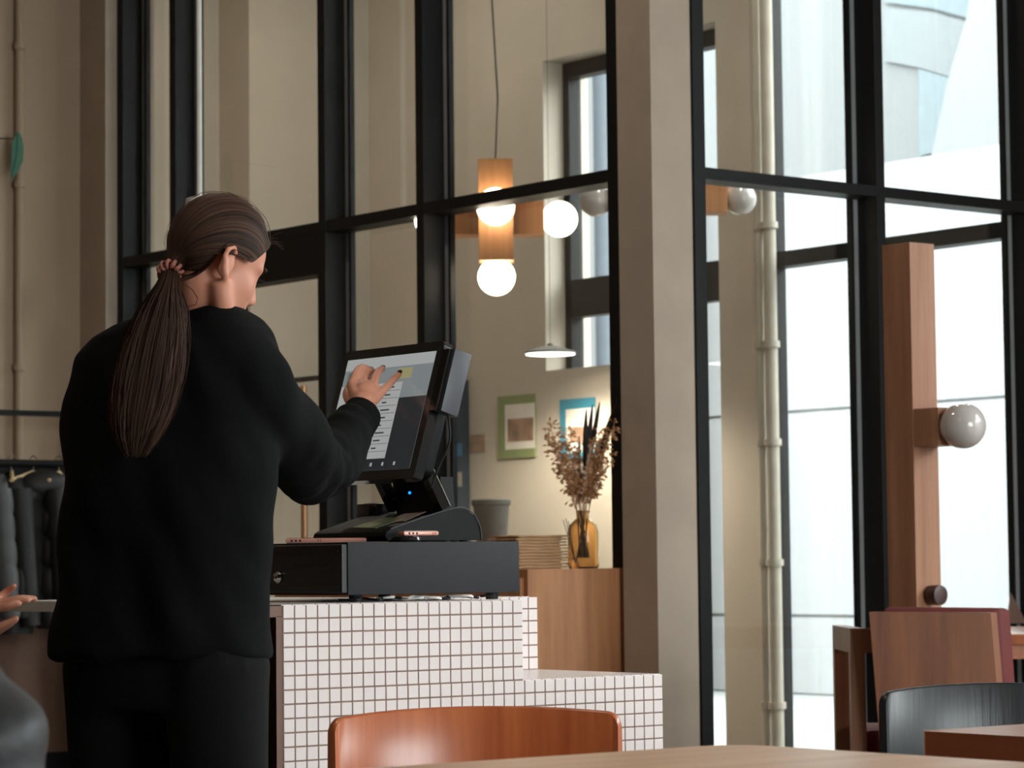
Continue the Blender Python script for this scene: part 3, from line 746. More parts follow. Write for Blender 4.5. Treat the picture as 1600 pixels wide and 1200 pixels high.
# ------------------------------------------------------------------ cabinet and what stands on it
cb = thing('sideboard', (6.22, 8.2, 0), 'plain wooden sideboard against the glass partition', 'cabinet')
cY = 7.447; cX0, cX1 = onY(825, 950, cY).x, 6.44; cZ = onY(900, 888.5, cY).z
bx((cX0, cY, .05), (cX1, 9.0, cZ), .0015).build('body', 'wood_cabinet', cb)
bx((cX0+.03, cY+.03, 0), (cX1-.03, 8.97, .05)).build('plinth', 'frame_black', cb)
for k in range(3):
    y0 = cY+.02+k*.51; d2 = bx((cX0-.018, y0, .08), (cX0, y0+.5, cZ-.03), .001).build('door', 'wood_cabinet', cb)
    bx((cX0-.03, y0+.42, .6), (cX0-.018, y0+.43, .72)).build('handle', 'frame_black', d2)
# vase
vp = onY(912, 886, cY+.12); vp = Vector((vp.x, vp.y, cZ)); dv = (vp-CAM).dot(FWD); s_ = dv/F
vs_ = thing('glass_vase', vp, 'amber glass bottle vase on the sideboard', 'vase')
pr = [(22, 0), (24.5, 3), (24.5, 58), (22, 68), (14, 75), (9.5, 79), (9, 86), (11, 88), (10.5, 90), (7.5, 88), (7.6, 80), (12, 74), (20, 66.5), (22.8, 57), (22.8, 4), (20, 2)]
MB().lathe([(r_*s_, h_*s_) for r_, h_ in pr], vp, n=32).build('glass', 'amber_glass', vs_, True, 60)
def vt(x, y, dd=0): return at(x, y, dv+dd)
def stem(name, tip, mat, label, kind, seed):
    r2 = random.Random(seed); o = thing(name, vt(912+r2.uniform(-4, 4), 880), label, 'dried flower', 'dried stems in the amber vase')
    b0 = vt(912+r2.uniform(-9, 9), 872, r2.uniform(-.02, .02)); nck = vt(908+r2.uniform(-4, 4), 800, r2.uniform(-.01, .01)); tp = vt(*tip, r2.uniform(-.06, .06))
    mid = nck*.5+tp*.5+Vector((0, 0, -.01))
    path = []
    for k in range(9):
        t = k/8; path.append((1-t)**3*b0+3*t*(1-t)**2*nck+3*t*t*(1-t)*(nck*.55+tp*.45)+t**3*tp)
    MB().tube(path, [.0016*(1-.6*k/8) for k in range(9)], 5).build('stem', mat, o)
    mb = MB(); X_ = (tp-nck).normalized()
    if kind == 'oat':
        for k in range(60):
            t = .5+.5*r2.random(); i = min(int(t*8), 7); p0 = path[i].lerp(path[i+1], t*8-i)
            dr_ = Vector((r2.gauss(0, 1), r2.gauss(0, 1), r2.gauss(.3, .7))).normalized()*r2.uniform(.006, .026)
            e1 = p0+dr_; mb.tube([p0, e1], .0009, 3)
            dn = (dr_.normalized()+Vector((0, 0, -.4))).normalized()*.017
            mb.tube([e1, e1+dn*.5, e1+dn], [.0008, .0042, .0005], 5)
    elif kind == 'plume':
        for k in range(90):
            t = .45+.55*r2.random(); i = min(int(t*8), 7); p0 = path[i].lerp(path[i+1], t*8-i)
            dr_ = (X_*1.2+Vector((r2.gauss(0, .5), r2.gauss(0, .5), r2.gauss(0, .4)))).normalized()*r2.uniform(.015, .03)
            mb.tube([p0, p0+dr_*.5, p0+dr_+Vector((0, 0, -.003))], [.0012, .0022, .0005], 3)
    else:
        w = X_.cross(FWD).normalized()
        c0 = path[5]; c1 = tp; n_ = 8; vsx = []
        for k in range(n_+1):
            t = k/n_; p0 = c0.lerp(c1, t); hw = .009*math.sin(math.pi*min(1, .08+t*.9))**.7
            vsx += [p0-w*hw, p0+FWD*.002, p0+w*hw, p0-FWD*.002]
        mb.loft([vsx[4*k:4*k+4] for k in range(n_+1)])
    hd_ = mb.build({'oat': 'spikelets', 'plume': 'plume', 'leaf': 'blade'}[kind], mat, o, False)
    if kind != 'leaf': hd_['kind'] = 'stuff'
    return o
ORD = ['first', 'second', 'third', 'fourth', 'fifth', 'sixth', 'seventh', 'eighth', 'ninth', 'tenth', 'eleventh', 'twelfth', 'thirteenth', 'fourteenth', 'fifteenth', 'sixteenth']
for i, t in enumerate(sorted([(853, 678), (866, 694), (858, 662), (880, 676), (876, 690), (884, 668), (957, 672), (948, 690), (962, 656), (940, 700), (936, 684), (952, 712), (872, 722), (890, 700), (944, 668), (930, 716)])):
    stem('dried_oat', t, 'dried_grass', 'brown dried oat stem, %s from the left in the amber vase' % ORD[i], 'oat', i)
for i, t in enumerate(sorted([(902, 700), (914, 682), (906, 688), (896, 712), (922, 700), (926, 690)])): stem('pampas_plume', t, 'dried_grass' if i % 2 else 'dried_pale', '%s soft plume, %s from the left in the amber vase' % (['pale', 'brown'][i % 2], ORD[i]), 'plume', 40+i)
for i, t in enumerate(sorted([(916, 640), (926, 632), (937, 628), (966, 622), (958, 640)])): stem('dark_leaf', t, 'dried_dark', 'dark dried leaf blade, %s from the left above the amber vase' % ORD[i], 'leaf', 60+i)
# reed diffuser
dp = onY(899, 886, cY+.05); dp = Vector((dp.x, dp.y, cZ)); dd_ = (dp-CAM).dot(FWD)
rdif = thing('reed_diffuser', dp, 'small dark reed diffuser in front of the amber vase', 'diffuser')
MB().lathe([(.012, 0), (.013, .004), (.013, .03), (.007, .038), (.007, .046), (.005, .046)], dp, n=18).build('bottle', 'amber_glass', rdif, True)
for (x, y) in ((880, 812), (884, 810), (888, 814), (918, 818), (912, 822)): MB().tube([at(899, 880, dd_), at(x, y, dd_+.02)], .0013, 5).build('reed', 'dried_dark', rdif)
# kraft stack
k0 = onX(797, 880, cX0+.03)
ky0 = cY+.10; kxa = onY(808, 880, ky0).x; kxb = onY(888, 880, ky0).x
zk1 = onY(840, 836, ky0).z; n_ = 11; hh = (zk1-cZ)/n_
for k in range(n_):
    r2 = random.Random(100+k); jx, jy = r2.uniform(-.006, .006), r2.uniform(-.006, .006)
    P = []; M_ = 14
    def edge(a, b): return [(a[0]+(b[0]-a[0])*t/M_, a[1]+(b[1]-a[1])*t/M_) for t in range(M_)]
    cs = [(kxa+jx, ky0+jy), (kxb+jx, ky0+jy), (kxb+jx, ky0+.16+jy), (kxa+jx, ky0+.16+jy)]
    P = edge(cs[0], cs[1])+edge(cs[1], cs[2])+edge(cs[2], cs[3])+edge(cs[3], cs[0])
    ph = r2.uniform(0, 6)
    def ring(z_, inset, amp): return [(x+(kxa+kxb-2*x)*inset, y+(2*ky0+.16-2*y)*inset, z_+amp*math.sin(i_*.9+ph)) for i_, (x, y) in enumerate(P)]
    zk = cZ+k*hh; rg_ = [ring(zk+.0002, .09, 0), ring(zk+hh*.38, .09, .0004), ring(zk+hh*.45, 0, .0007), ring(zk+hh*.93, 0, .0007), ring(zk+hh*.98, .03, 0)]
    lab = 'topmost brown kraft bag of the stack on the sideboard' if k == n_-1 else 'brown kraft bag, %s from the top of the stack on the sideboard' % ORD[n_-1-k]
    tag(MB().loft(rg_).build('paper_bag', 'kraft'), lab, 'paper bag', 'stack of kraft bags')

# ------------------------------------------------------------------ lobby things
def globe_light(c, power):
    l_ = bpy.data.lights.new('globe_glow', 'POINT'); l_.energy = power; l_.color = (1, .86, .68); l_.shadow_soft_size = .076
    return l_
def cross_lamp(name, c, lit, label, hdir, arm_l, vbars):
    o = thing(name, c, label, 'lamp'); c = Vector(c); h_ = Vector(hdir).normalized(); w = Vector((-h_.y, h_.x, 0)); z = Vector((0, 0, 1)); hb = .065
    T = Matrix(((h_.x, w.x, 0, c.x), (h_.y, w.y, 0, c.y), (0, 0, 1, c.z), (0, 0, 0, 1)))
    gm = 'globe_lit' if lit else 'globe_off'
    MB().box((-arm_l, -hb+.07, -hb), (arm_l, hb+.07, hb), .002, 0, T).build('cross_beam', 'wood_lamp', o)
    for sx in (-1, 1): MB().ell(T @ Vector((sx*(arm_l+.062), .07, 0)), .072, 26, 16).build('globe', gm, o, True)
    if vbars:
        za_, zb_ = vbars
        MB().box((-hb-.003, -hb-.06, zb_), (hb+.003, hb-.06, za_), .002, 0, T).build('upright_beam', 'wood_lamp', o)
        MB().ell(T @ Vector((0, -.06, zb_-.06)), .074, 26, 16).build('globe', gm, o, True)
        MB().ell(T @ Vector((0, -.06-hb-.055, .02)), .074, 26, 16).build('globe', gm, o, True)
        top = za_
    else: top = hb
    MB().tube([T @ Vector((0, -.06 if vbars else .07, top)), T @ Vector((.012, -.06 if vbars else .07, top+.25)), T @ Vector((-.01, -.06 if vbars else .07, top+.7)), T @ Vector((0, -.06 if vbars else .07, HC-c.z))], .004, 6).build('cord', 'felt_grey', o)
    return o
lc = at(775, 340, 10.95)
cross_lamp('pendant_lamp', lc, True, 'wooden cross-shaped pendant lamp with glowing globes', R0, .19, (at(775, 254, 10.95).z-lc.z, at(775, 412, 10.95).z-lc.z))
l2 = at(1045, 309, 12.2)
cross_lamp('pendant_lamp', l2, False, 'unlit wooden pendant beam with globes partly behind the column', R0, .258, None)
# disc pendant near the posters
dc = at(860, 553, 13.4)
o = thing('disc_pendant', dc, 'shallow white pendant lamp glowing above the posters', 'lamp')
MB().lathe([(.128, 0), (.12, .012), (.06, .03), (.015, .04), (.012, .05)], dc, n=32).build('shade', 'felt_grey', o, True)
MB().lathe([(.118, -.004), (.12, .004)], dc, n=32).build('diffuser', 'shade_lit', o, True)
MB().tube([dc+Vector((0, 0, .05)), (dc.x, dc.y, HC)], .0014, 6).build('cord', 'felt_grey', o)
ll = bpy.data.lights.new('disc_glow', 'SPOT'); ll.energy = 60; ll.color = (1, .9, .74); ll.spot_size = 2.7; ll.spot_blend = .5; ll.shadow_soft_size = .1
lo2 = bpy.data.objects.new('disc_glow', ll); COL.objects.link(lo2); lo2.location = dc+Vector((0, 0, -.02)); setp(lo2, o)
# unseen ceiling lights, added to brighten lobby and cafe
def added_downlight(x, y, power, label, col, r_=.16):
    o = thing('added_ceiling_light', (x, y, HC), label, 'lamp')
    MB().lathe([(r_+.02, 0), (r_+.02, .03), (r_*.3, .05)], (x, y, HC-.05), n=28).build('housing', 'shade_white', o, True)
    MB().lathe([(r_*.98, -.004), (r_*.98, .004)], (x, y, HC-.05), n=28).build('diffuser', 'shade_lit', o, True)
    l_ = bpy.data.lights.new('added_downlight', 'AREA'); l_.shape = 'DISK'; l_.size = r_*1.9; l_.energy = power; l_.color = col
    q = bpy.data.objects.new('added_downlight', l_); COL.objects.link(q); q.location = (x, y, HC-.058); setp(q, o)
added_downlight(7.7, 11.1, 8, 'unseen round ceiling light added to brighten the inner end of the lobby', (1, .93, .82))
added_downlight(7.9, 8.2, 9, 'unseen round ceiling light added to brighten the street end of the lobby', (1, .93, .82))
added_downlight(4.6, 7.6, 9, 'unseen round ceiling light added above the sideboard side of the cafe', (1, .88, .74))
added_downlight(1.6, 3.6, 9, 'unseen round ceiling light added above the front tables', (1, .88, .74))
# thin white pendant in front of the partition, half hidden by the head
pt = at(312, 322, 11.4)
o = thing('rod_pendant', pt, 'small white pendant on a thin rod behind the woman\'s head', 'lamp')
MB().lathe([(.02, .04), (.055, .03), (.06, 0), (.052, -.03), (.045, -.035)], pt, n=24).build('shade', 'shade_white', o, True)
MB().tube([pt+Vector((0, 0, .04)), Vector((pt.x, pt.y, HC))], .0105, 8).build('rod', 'shade_white', o, True)
# posters, photos, cabinet, planter on the facade wall
def wallquad(name, x0, x1, y0, y1, X, mat, par, th=.012):
    a_, b2 = onX(x0, y0, X), onX(x1, y1, X)
    return bx((X-th, b2.y, b2.z), (X, a_.y, a_.z)).build(name, mat, par)
o = thing('poster', onX(809, 714, XF), 'green-bordered landscape poster on the lobby wall', 'poster')
wallquad('border', 780, 838, 620, 714, XF, 'poster_green', o)
wallquad('print', 789, 836, 633, 700, XF-.012, 'poster_paper', o, .001)
wallquad('picture', 793, 834, 655, 688, XF-.013, 'photo_print', o, .001)
o = thing('poster', onX(905, 714, XF), 'blue-bordered poster on the wall behind the dried flowers', 'poster')
wallquad('border', 877, 932, 625, 716, XF, 'poster_blue', o)
wallquad('print', 884, 930, 640, 705, XF-.012, 'poster_paper', o, .001)
wallquad('picture', 890, 926, 668, 690, XF-.013, 'photo_print', o, .001)
for k, (y0, y1) in enumerate(((680, 691), (694, 705))):
    tag(wallquad('photo_strip', 736, 758, y0, y1, XF, 'photo_print', None, .006), ['upper', 'lower'][k]+' small brown photo strip left of the green poster', 'photo')
o = thing('meter_cabinet', onX(722, 870, XF), 'tall dark slate wall cabinet left of the photo strips', 'cabinet')
wallquad('case', 690, 735, 598, 860, XF, 'cabinet_slate', o, .1)
wallquad('blue_label', 714, 722, 693, 712, XF-.1, 'sign_blue', o, .002)
wallquad('handle', 719, 722, 738, 760, XF-.1, 'chrome', o, .02)
pp = at(768, 842, 12.6)
o = thing('plant_stand', (pp.x, pp.y, 0), 'wooden stand under the grey felt basket', 'stand')
bx((pp.x-.12, pp.y-.12, pp.z-.08), (pp.x+.12, pp.y+.12, pp.z-.05)).build('top', 'wood_cabinet', o)
for sx in (-1, 1):
    for sy in (-1, 1): bx((pp.x+sx*.1-.012, pp.y+sy*.1-.012, 0), (pp.x+sx*.1+.012, pp.y+sy*.1+.012, pp.z-.08)).build('leg', 'wood_cabinet', o)
fb = thing('felt_basket', (pp.x, pp.y, pp.z-.05), 'grey felt basket seen blurred through the glass', 'basket')
MB().lathe([(.06, 0), (.068, .01), (.084, .22), (.080, .22), (.066, .02), (.05, .015)], (pp.x, pp.y, pp.z-.05), n=24).build('body', 'felt_grey', fb, True)
MB().lathe([(.083, .2), (.09, .205), (.09, .225), (.083, .23)], (pp.x, pp.y, pp.z-.05), n=24).build('rim', 'felt_grey', fb, True)

# ------------------------------------------------------------------ back-left wall: pipe, leaf, rail, coats
pw = onY(30, 300, YW-.03)
o = thing('wall_pipe', (pw.x, pw.y, 0), 'thin vertical pipe on the back wall above the coats', 'pipe')
MB().cyl((pw.x, pw.y, 1.2), (pw.x, pw.y, HC), .018, n=12).build('tube', 'wall_brown', o, True)
for y in (80, 295, 580): MB().cyl((pw.x, pw.y, onY(30, y, YW).z), (pw.x, pw.y, onY(30, y, YW).z+.03), .026, n=12).build('clip', 'wall_brown', o, True)
lf = thing('paper_leaf', onY(24, 245, YW-.12), 'green paper leaf hanging against the back wall', 'decoration')
pts = [(18, 281), (17, 262), (18, 240), (20, 222), (26, 207), (30, 206), (35, 216), (37, 232), (36, 252), (28, 268)]
MB().prism([onY(x, y, YW-.12) for x, y in pts], (0, .004, 0)).build('blade', 'leaf_green', lf)
MB().tube([onY(19, 278, YW-.122), onY(27, 240, YW-.122), onY(28, 208, YW-.122)], .003, 5).build('midrib', 'leaf_green', lf)
MB().tube([onY(-60, 214, YW-.12), onY(20, 217, YW-.12)], .003, 5).build('thread', 'dried_dark', lf)
yr = YW-.32
rk = thing('coat_rack', (onY(30, 720, yr).x, yr, 0), 'black wall rail for coats below the back wall', 'coat rack')
zr = onY(50, 724, yr).z; xr0, xr1 = onY(-260, 724, yr).x, onY(150, 724, yr).x
MB().cyl((xr0, yr, zr), (xr1, yr, zr), .016, n=12).build('hanging_rail', 'frame_black', rk, True)
zr2 = onY(50, 646, yr).z
bx((xr0, yr-.02, zr2-.012), (xr1, yr+.02, zr2+.012)).build('upper_rail', 'frame_black', rk)
for x in (xr0, xr1): bx((x-.015, yr-.015, 0), (x+.015, yr+.015, zr2)).build('post', 'frame_black', rk)
for x in (xr0, xr1): bx((x-.015, yr-.2, 0), (x+.015, yr+.2, .03)).build('foot', 'frame_black', rk)
bx((xr0, yr+.02, zr-.06), (xr1, yr+.05, zr+.015)).build('back_bar', 'frame_black', rk)
def coat(px, w, mat, label, quilt, ln, hood, rot):
    x0 = onY(px, 730, yr).x; o = thing('hanging_coat', (x0, yr, zr-.75), label, 'coat', 'coats on the rack')
    c = Vector((x0, yr, 0)); ca, sa = math.cos(rot), math.sin(rot); e1 = Vector((ca, sa, 0)); e2 = Vector((-sa, ca, 0))
    N = 26; rings = []; top = zr-.05
    for i in range(41):
        t = i/40; z = top-t*ln
        sh = min(1, (t/.14)**.6) if t < .14 else 1
        hw = w*(.25+.75*sh)*(1+.12*t); hd = .085*(.45+.55*sh)*(1+.15*t)
        puff = 1+(.14*abs(math.sin(t*quilt*math.pi))**.6-.08 if quilt and t > .1 else 0)
        rings.append([c+e1*math.cos(2*math.pi*k/N)*hw*puff+e2*math.sin(2*math.pi*k/N)*hd*puff+Vector((0, 0, z)) for k in range(N)])
    MB().loft(rings).build('body', mat, o, True, 60)
    for sx in (-1, 1):
        pts = []; rr = []
        for i in range(31):
            t = i/30; pts.append(c+e1*sx*(w*(.86+.22*t))+e2*(-.03-.05*t)+Vector((0, 0, top-.07-t*(ln*.85)))); rr.append((.055-.012*t)*(1+(.14*abs(math.sin(t*quilt*math.pi))**.6-.08 if quilt else 0)))
        MB().tube(pts, rr, 12).build('sleeve', mat, o, True, 60)
    if hood: MB().ell(c+e2*(-.06)+Vector((0, 0, top-.05)), (.12, .07, .07)).build('hood', mat, o, True)
    hg = MB().tube([c+e1*-.17+Vector((0, 0, top-.03)), c+Vector((0, 0, top+.012)), c+e1*.17+Vector((0, 0, top-.03))], .009, 8).build('hanger', 'hanger_wood', o, True)
    MB().tube([c+Vector((0, 0, top+.012)), c+Vector((0, 0, zr+.0)), c+e2*.018+Vector((0, 0, zr+.02)), c+Vector((0, 0, zr+.036)), c+e2*-.018+Vector((0, 0, zr+.02))], .0025, 6).build('hook', 'chrome', hg, True)
coat(-8, .13, 'coat_grey', 'pale grey coat at the left end of the rack', 5, .66, False, 1.0)
coat(18, .13, 'coat_black', 'plain black coat between the grey coat and puffer jacket', 0, .70, False, 1.1)
coat(52, .17, 'coat_dark', 'dark grey hooded puffer jacket on the rack', 5, .66, True, .45)
coat(92, .17, 'coat_dark', 'dark puffer jacket half hidden behind the woman', 5, .68, False, .8)

# ------------------------------------------------------------------ people
def ringell(c, A, B, n=28, sq=2.3):
    out = []
    for k in range(n):
        a = 2*math.pi*k/n; ca, sa = math.cos(a), math.sin(a)
        out.append(c+A*math.copysign(abs(ca)**(2/sq), ca)+B*math.copysign(abs(sa)**(2/sq), sa))
    return out
def limb(mb, pts, rad, n=16):
    """smooth tapered tube with rounded ends"""
    P = [Vector(p) for p in pts]; q = []; rr = []
    for i in range(len(P)-1):
        p0, p1, p2, p3 = P[max(i-1, 0)], P[i], P[i+1], P[min(i+2, len(P)-1)]
        for k in range(5):
            t = k/5; q.append(.5*((2*p1)+(-p0+p2)*t+(2*p0-5*p1+4*p2-p3)*t*t+(-p0+3*p1-3*p2+p3)*t**3)); rr.append(rad[i]*(1-t)+rad[i+1]*t)
    q.append(P[-1]); rr.append(rad[-1])
    mb.tube(q, rr, n); mb.ell(q[0], rr[0]*.99, 12, 8); mb.ell(q[-1], rr[-1]*.99, 12, 8)
def folds(me, fn):
    n_ = len(me.vertices); co = np.empty(n_*3); me.vertices.foreach_get('co', co); nr = np.empty(n_*3); me.vertices.foreach_get('normal', nr)
    co = co.reshape(-1, 3); nr = nr.reshape(-1, 3)
    d = np.array([fn(Vector(p)) for p in co]); co = co+nr*d[:, None]
    me.vertices.foreach_set('co', co.ravel()); me.update()
def head_parts(mb, H):
    """skull, face, ears in head space (x forward, y left, z up)"""
    def E(c, r_, n_=20, m_=14): mb.ell(c, r_, n_, m_, H)
    E((-.002, 0, .028), (.080, .073, .083), 28, 18)
    E((.030, 0, -.030), (.062, .060, .082), 24, 16)
    E((.068, 0, -.098), (.022, .026, .020)); E((.036, 0, .026), (.050, .062, .060), 24, 16)
    for s in (-1, 1):
        mb.tube([H @ Vector((-.005, s*.056, -.050)), H @ Vector((.030, s*.046, -.088)), H @ Vector((.066, s*.018, -.104))], [.020, .020, .017], 12)
        E((.050, s*.034, -.032), (.028, .024, .030)); E((.068, s*.030, .012), (.013, .026, .012))
        # ear: shell, rim, lobe
        E((-.012, s*.0745, -.026), (.015, .008, .025))
        mb.tube([H @ Vector((-.004, s*.077, -.048)), H @ Vector((-.016, s*.082, -.038)), H @ Vector((-.027, s*.087, -.018)), H @ Vector((-.027, s*.088, -.004)), H @ Vector((-.016, s*.085, .006)), H @ Vector((-.002, s*.077, -.002))], [.006, .0056, .005, .0048, .0046, .004], 10)
        E((-.004, s*.076, -.048), (.007, .005, .008))
    mb.tube([H @ Vector((.080, 0, .012)), H @ Vector((.092, 0, -.012)), H @ Vector((.104, 0, -.032))], [.008, .008, .009], 12)
    E((.096, 0, -.036), (.012, .015, .008)); E((.104, 0, -.034), (.008, .008, .007))
    E((.088, 0, -.062), (.013, .022, .0065)); E((.086, 0, -.074), (.013, .019, .0065)); E((.07, 0, -.068), (.022, .03, .022))
def headM(c, f, bow, sc=1.0, roll=0):
    f = Vector(f).normalized(); l_ = Vector((0, 0, 1)).cross(f).normalized()
    hf = f*math.cos(bow)-Vector((0, 0, 1))*math.sin(bow); hu = hf.cross(l_)
    R_ = Matrix((hf, l_, hu)).transposed()
    return Matrix.Translation(c) @ (R_*sc).to_4x4()

# ---------------- the woman at the till
DW = 4.855
wo = thing('person', (0, 0, 0), 'woman in black sweater with long ponytail tapping the touchscreen', 'person')
wc = at(255, 800, DW); wo.location = (wc.x, wc.y, 0)
Hc = at(337, 405, DW-.03)
HM = headM(Hc, R0*.80+F0*.60, math.radians(27), .96)
rs, ls = at(385, 566, DW-.08), at(178, 568, DW+.09)                   # shoulder joints
el = at(490, 742, DW+.19)                                             # right elbow
wr = at(562, 648, 5.27)                                              # right wrist
nb_ = at(312, 498, DW)
bd = MB(); head_parts(bd, HM)
limb(bd, [HM @ Vector((-.008, 0, -.055)), nb_.lerp(HM @ Vector((-.012, 0, -.06)), .5), nb_, nb_+Vector((0, 0, -.07))], [.050, .051, .055, .06])
hip = at(262, 985, DW)
def V2(p, z): return Vector((p.x, p.y, z))
limb(bd, [rs, (rs+ls)/2+Vector((0, 0, -.02)), ls], [.035, .06, .035])
bd.loft([ringell(at((x0+x1)/2, y, DW), (R0-F0*.4)*((x1-x0)/2*DW/F*.72), (F0+R0*.1)*b_*.7) for y, x0, x1, b_ in ((510, 180, 390, .09), (600, 120, 420, .125), (760, 120, 410, .12), (900, 110, 405, .13), (1040, 110, 410, .13))])
limb(bd, [rs, rs.lerp(el, .5), el], [.035, .036, .034]); limb(bd, [el, el.lerp(wr, .4), wr], [.036, .035, .025])
el2 = at(150, 760, DW+.12); wr2 = at(215, 800, DW+.33)
limb(bd, [ls, ls.lerp(el2, .5), el2], [.035, .036, .034]); limb(bd, [el2, el2.lerp(wr2, .5), wr2], [.036, .034, .024]); bd.ell(wr2+(wr2-el2).normalized()*.05, (.045, .04, .03))
hl, hr = V2(at(195, 1040, DW+.05), .80), V2(at(330, 1040, DW-.05), .80)
fl, frt = V2(at(190, 1040, DW+.06), .09), V2(at(352, 1040, DW-.05), .09)
for a_, b2 in ((hl, fl), (hr, frt)): limb(bd, [a_, a_.lerp(b2, .5)+Vector((0, 0, 0)), b2], [.08, .055, .04])
# hand: palm and fingers placed over the screen
def hp(x, y, d): return at(x, y, d)
palm = [ (564, 642, 5.285, .027), (567, 626, 5.313, .028), (570, 611, 5.33, .026)]
for x, y, d, r_ in palm: bd.ell(hp(x, y, d), (r_*.95, r_*.95, r_*.8), 18, 12)
KN = {'i': (550, 602, 5.335), 'm': (567, 600, 5.345), 'r': (583, 602, 5.342), 'p': (596, 612, 5.340)}
for k, (x, y, d) in KN.items():
    limb(bd, [hp(565, 640, 5.285), hp(x, y, d)], [.016, .0115 if k != 'p' else .010], 12)
fing = {'i': [KN['i'], (555, 587, 5.36), (564, 575, 5.405), (579, 578, 5.470)],
        'm': [KN['m'], (572, 588, 5.395), (578, 581, 5.43), (586, 582, 5.465)],
        'r': [KN['r'], (587, 589, 5.375), (592, 580, 5.415), (598, 576, 5.447)],
        'p': [KN['p'], (606, 603, 5.365), (616, 592, 5.385), (624, 584, 5.400)]}
FR = {'i': (.0098, .0088, .0082, .0066), 'm': (.0095, .0084, .0078, .0064), 'r': (.0096, .0086, .0079, .0064), 'p': (.0088, .0079, .0073, .006)}
for k, ch_ in fing.items(): limb(bd, [hp(*c) for c in ch_], FR[k], 12)
limb(bd, [hp(556, 632, 5.315), hp(545, 618, 5.365), hp(548, 606, 5.42), hp(556, 598, 5.46)], [.016, .0125, .0105, .008], 12)
bm_ = remesh(bd, .0027, 5, .5)
def relax(me, wfn, it):
    n_ = len(me.vertices); co = np.empty(n_*3); me.vertices.foreach_get('co', co); co = co.reshape(-1, 3)
    ed = np.empty(len(me.edges)*2, dtype=np.int64); me.edges.foreach_get('vertices', ed); ed = ed.reshape(-1, 2)
    w = wfn(co)[:, None]; cnt = np.bincount(ed.ravel(), minlength=n_)[:, None].clip(1)
    for _ in range(it):
        acc = np.zeros_like(co)
        for k in range(3): acc[:, k] = np.bincount(ed[:, 0], co[ed[:, 1], k], n_)+np.bincount(ed[:, 1], co[ed[:, 0], k], n_)
        co = co+w*.6*(acc/cnt-co)
    me.vertices.foreach_set('co', co.ravel()); me.update()
def head_w(H):
    Hi = np.array(H.inverted())
    def fn(co):
        q = co @ Hi[:3, :3].T+Hi[:3, 3]
        face = (q[:, 0] > .012) & (q[:, 2] > -.16) & (q[:, 2] < .15) & (abs(q[:, 1]) < .12) & (q[:, 0] < .16)
        neck = (q[:, 2] < -.055) & (q[:, 2] > -.22) & (abs(q[:, 1]) < .10) & (abs(q[:, 0]) < .12)
        return np.where(face | neck, 1.0, 0.0)
    return fn
relax(bm_, head_w(HM), 30)
body = link('body', bm_, 'skin', wo, True, 0)
for k, ch_ in fing.items():
    p1, p0 = hp(*ch_[-1]), hp(*ch_[-2]); t = (p1-p0).normalized(); back = (-FWD*.75+UP*.6); back = (back-t*back.dot(t)).normalized()
    s2 = t.cross(back); T = Matrix((t, s2, back)).transposed().to_4x4(); T.translation = p1+t*.0015+back*FR[k][3]*.72
    MB().ell((0, 0, 0), (.0062, .0048, .0022), 14, 8, T).build('nail', 'nail_dark', wo, True)
for s in (-1, 1):
    MB().ell((.069, s*.031, -.006), (.0065, .011, .006), 14, 8, HM).build('eye', 'paper_white', wo, True)
    mb = MB()
    for k in range(9):
        u = -1+k/4; b0 = Vector((.079, s*.031+.011*u, .000-.003*u*u)); mb.tube([HM @ b0, HM @ (b0+Vector((.006, .002*u, -.001))), HM @ (b0+Vector((.010, .004*u, .003)))], [.0006, .0005, .0002], 4)
    mb.build('eyelashes', 'dark_hole', wo)
    MB().tube([HM @ Vector((.088, s*.014, .018)), HM @ Vector((.087, s*.030, .023)), HM @ Vector((.074, s*.048, .019))], [.003, .0032, .0015], 8).build('eyebrow', 'hair', wo, True)

# sweater
sw = MB()
RG = [(484, 288, 348, .052), (492, 235, 372, .072), (503, 180, 404, .090), (522, 140, 424, .105), (556, 114, 436, .120), (620, 100, 436, .128), (700, 94, 434, .130), (780, 91, 428, .130), (860, 88, 424, .122), (940, 83, 421, .120), (1000, 79, 420, .120), (1027, 77, 420, .120)]
sw.loft([ringell(at((x0+x1)/2, y, DW-(.03 if y < 500 else 0)), (R0-F0*.38)*((x1-x0)/2*DW/F), (F0*.93+R0*.33)*b_, 40, 2.25) for y, x0, x1, b_ in RG])
limb(sw, [at(335, 545, DW-.04), at(376, 550, DW-.06), at(397, 587, DW-.07), at(412, 626, DW-.04), at(450, 672, DW+.06), el+UP*.012, at(527, 702, 5.155), at(556, 662, 5.25), at(563, 650, 5.27)], [.048, .054, .064, .069, .070, .066, .056, .044, .041], 24)
limb(sw, [at(176, 574, DW+.08), at(158, 650, DW+.10), el2+Vector((0, 0, .02)), wr2], [.06, .066, .058, .042], 24)
sm_ = remesh(sw, .0075, 6, .5)
def fold(p):
    v = p-wc
    u = v.dot(R0); z = p.z
    big = noise.noise(Vector((u*9, v.dot(F0)*9, z*3.2)))*.013
    dg_ = noise.noise(Vector((u*14+z*9, z*5-u*6, 3.1)))*.010
    dd = (p-el).length; k = max(0, 1-dd/.22)
    ua = (p-el).dot((wr-rs).normalized()); ub_ = (p-el).dot(UP)
    arm_ = (noise.noise(Vector((ua*34+ub_*16, ub_*9-ua*5, 7.7)))*.011+noise.noise(Vector((ua*70-ub_*30, ub_*16, 1.7)))*.004)*k
    dc_ = (p-wr).length; k2 = max(0, 1-dc_/.16)
    arm2 = math.sin((p-wr).dot((wr-el).normalized())*120+noise.noise(p*18)*2)*.0036*k2
    hem = math.sin(u*38+1.3*math.sin(u*17))*.006*max(0, min(1, (1.15-z)/.35))
    return big+dg_+arm_+arm2+hem*.6
folds(sm_, fold)
